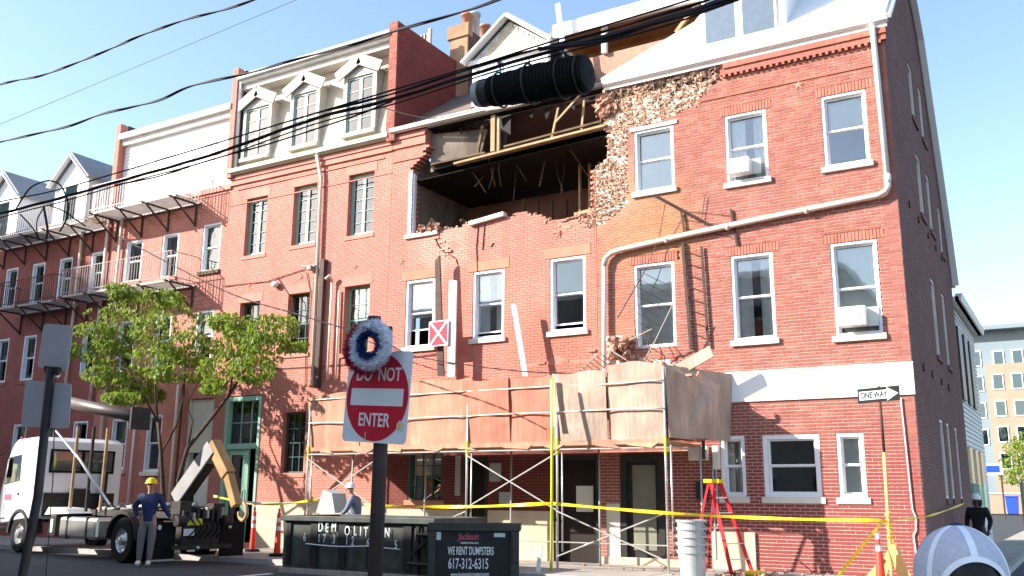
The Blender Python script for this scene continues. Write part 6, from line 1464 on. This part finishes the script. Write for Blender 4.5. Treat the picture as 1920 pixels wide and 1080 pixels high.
J1=dict(waist=(.0,.0,1.12),chest=(.0,.0,1.33),neck=(.0,-.02,1.5),head=(.0,-.05,1.65),shL=(.19,0,1.42),elL=(.30,.02,1.18),wrL=(.44,.0,.99),haL=(.49,-.01,.95),shR=(-.19,0,1.42),elR=(-.33,.06,1.20),wrR=(-.22,-.02,1.00),haR=(-.17,-.03,.95),hipL=(.1,0,.9),kneeL=(.09,-.03,.5),ankL=(.07,.0,.1),toeL=(.08,-.16,.04))
p1=atz(268,1052,-.13)
person('man in yellow hard hat, navy jacket and grey trousers leaning beside the truck wheel',(-18.55,-5.6,-.126),R(38),1.09,J1,mt['skin'],mt['navy'],mt['khaki'],mt['gut'],'hard',mt['hat'])
J2=dict(waist=(0,.02,1.12),chest=(0,-.03,1.32),neck=(0,-.08,1.48),head=(0,-.14,1.62),shL=(.19,-.03,1.41),elL=(.26,-.12,1.15),wrL=(.20,-.32,1.02),haL=(.18,-.39,1.0),shR=(-.19,-.03,1.41),elR=(-.26,-.1,1.15),wrR=(-.18,-.3,1.0),haR=(-.16,-.37,.98))
q=at(668,915,-2.9)
person('worker in white hard hat and grey-blue shirt standing behind the green dumpster',(q.x,-2.9,0),R(-70),1.0,J2,mt['skin'],M('blue_grey_shirt',(.16,.18,.24),.8,.1,8),mt['khaki'],mt['blk'],'hard',mt['hatw'])
J3=dict(shL=(.20,0,1.42),elL=(.27,.03,1.16),wrL=(.24,-.08,.95),haL=(.23,-.11,.88),shR=(-.20,0,1.42),elR=(-.27,.03,1.16),wrR=(-.24,-.1,.96),haR=(-.22,-.13,.89))
q=at(1830,930,4.6)
person('person in black hooded coat and white cap walking in the side alley',(q.x,4.6,-.126),R(-15),.98,J3,mt['skind'],mt['blk'],mt['blk'],mt['black'],'knit',mt['hatw'],hood=True)
# foreground person
hc=atd(1804,1106,2.05)                       # centre of the head
sc_=.87;fr=R(205)
J4=dict(head=(0,0,1.66),shL=(.20,0,1.42),elL=(.26,0,1.15),wrL=(.22,-.1,.93),haL=(.21,-.14,.87),shR=(-.20,0,1.42),elR=(-.26,0,1.15),wrR=(-.22,-.1,.93),haR=(-.21,-.14,.87))
zb=hc.z-1.66*sc_
fp=person('person seen from behind in a white mesh baseball cap at the bottom right corner',(hc.x,hc.y,zb),fr,sc_,J4,mt['skin'],mt['blk'],mt['khaki'],mt['blk'],hair=mt['hairb'])
h=Vector((0,0,1.69));rx,ry,rz=.106,.118,.124
mb=MB();nu,nv=72,26;V=[];
def cp(th,ph): return h+Vector((rx*math.cos(ph)*math.sin(th),ry*math.cos(ph)*math.cos(th),rz*math.sin(ph)))   # th=0 -> back (+y)
grid=[[cp(2*math.pi*i/nu,-.22+(math.pi/2+.22)*j/nv) for i in range(nu)] for j in range(nv+1)]
base=len(mb.v);mb.v=[tuple(p) for row in grid for p in row]
def opening(th,ph):
    th=(th+math.pi)%(2*math.pi)-math.pi;return (th/.78)**2+((math.sin(ph)+.22)/.62)**2<1
for j in range(nv):
    for i in range(nu):
        th=2*math.pi*(i+.5)/nu;ph=-.22+(math.pi/2+.22)*(j+.5)/nv
        if opening(th,ph): continue
        i2=(i+1)%nu;mb.f.append((j*nu+i,j*nu+i2,(j+1)*nu+i2,(j+1)*nu+i));mb.t.append(.5)
cp_=mb.build('cap_mesh',mt['cap'],fp,smooth=True)
sd=cp_.modifiers.new('s','SOLIDIFY');sd.thickness=.003
mb=MB()
def strip(f,w_,n=30):      # flat band following the dome
    L_=[f(k/n) for k in range(n+1)]
    for k in range(n):
        a,b=L_[k],L_[k+1];d=(b-a).normalized();s_=((a-h).normalized()).cross(d)*w_;o_=(a-h).normalized()*.0035;o2=(b-h).normalized()*.0035
        mb.add([a+s_+o_,a-s_+o_,b-s_+o2,b+s_+o2],[(0,1,2,3)])
for th in (math.pi/3,math.pi,5*math.pi/3,2*math.pi/3,4*math.pi/3): strip(lambda t,th=th:cp(th,-.2+t*(math.pi/2+.15)),.0075)
strip(lambda t:cp(0,.42+t*(math.pi/2-.48)),.0085)
def arc(t):
    a=math.pi*t;th=.78*math.cos(a);s_=.62*math.sin(a)-.22;return cp(th,math.asin(max(-1,min(1,s_))))
strip(arc,.0075,40)
mb.build('cap_seam',mt['capw'],fp,smooth=True)
MB().ball(h+Vector((0,0,rz+.003)),.016,.016,.007,14,6).build('button',mt['navy'],fp,smooth=True)
mb=MB();mb.prism([h+Vector((.075*math.cos(a),-ry-.07*math.sin(a)+.01,-.03-.02*math.sin(a))) for a in [k*math.pi/10 for k in range(11)]],(0,0,.004));mb.build('brim',mt['capw'],fp)
mb=MB();mb.ball(Vector((0,.02,1.62)),.097,.108,.125,20,12);mb.build('hair_back',mt['hairb'],fp,smooth=True)
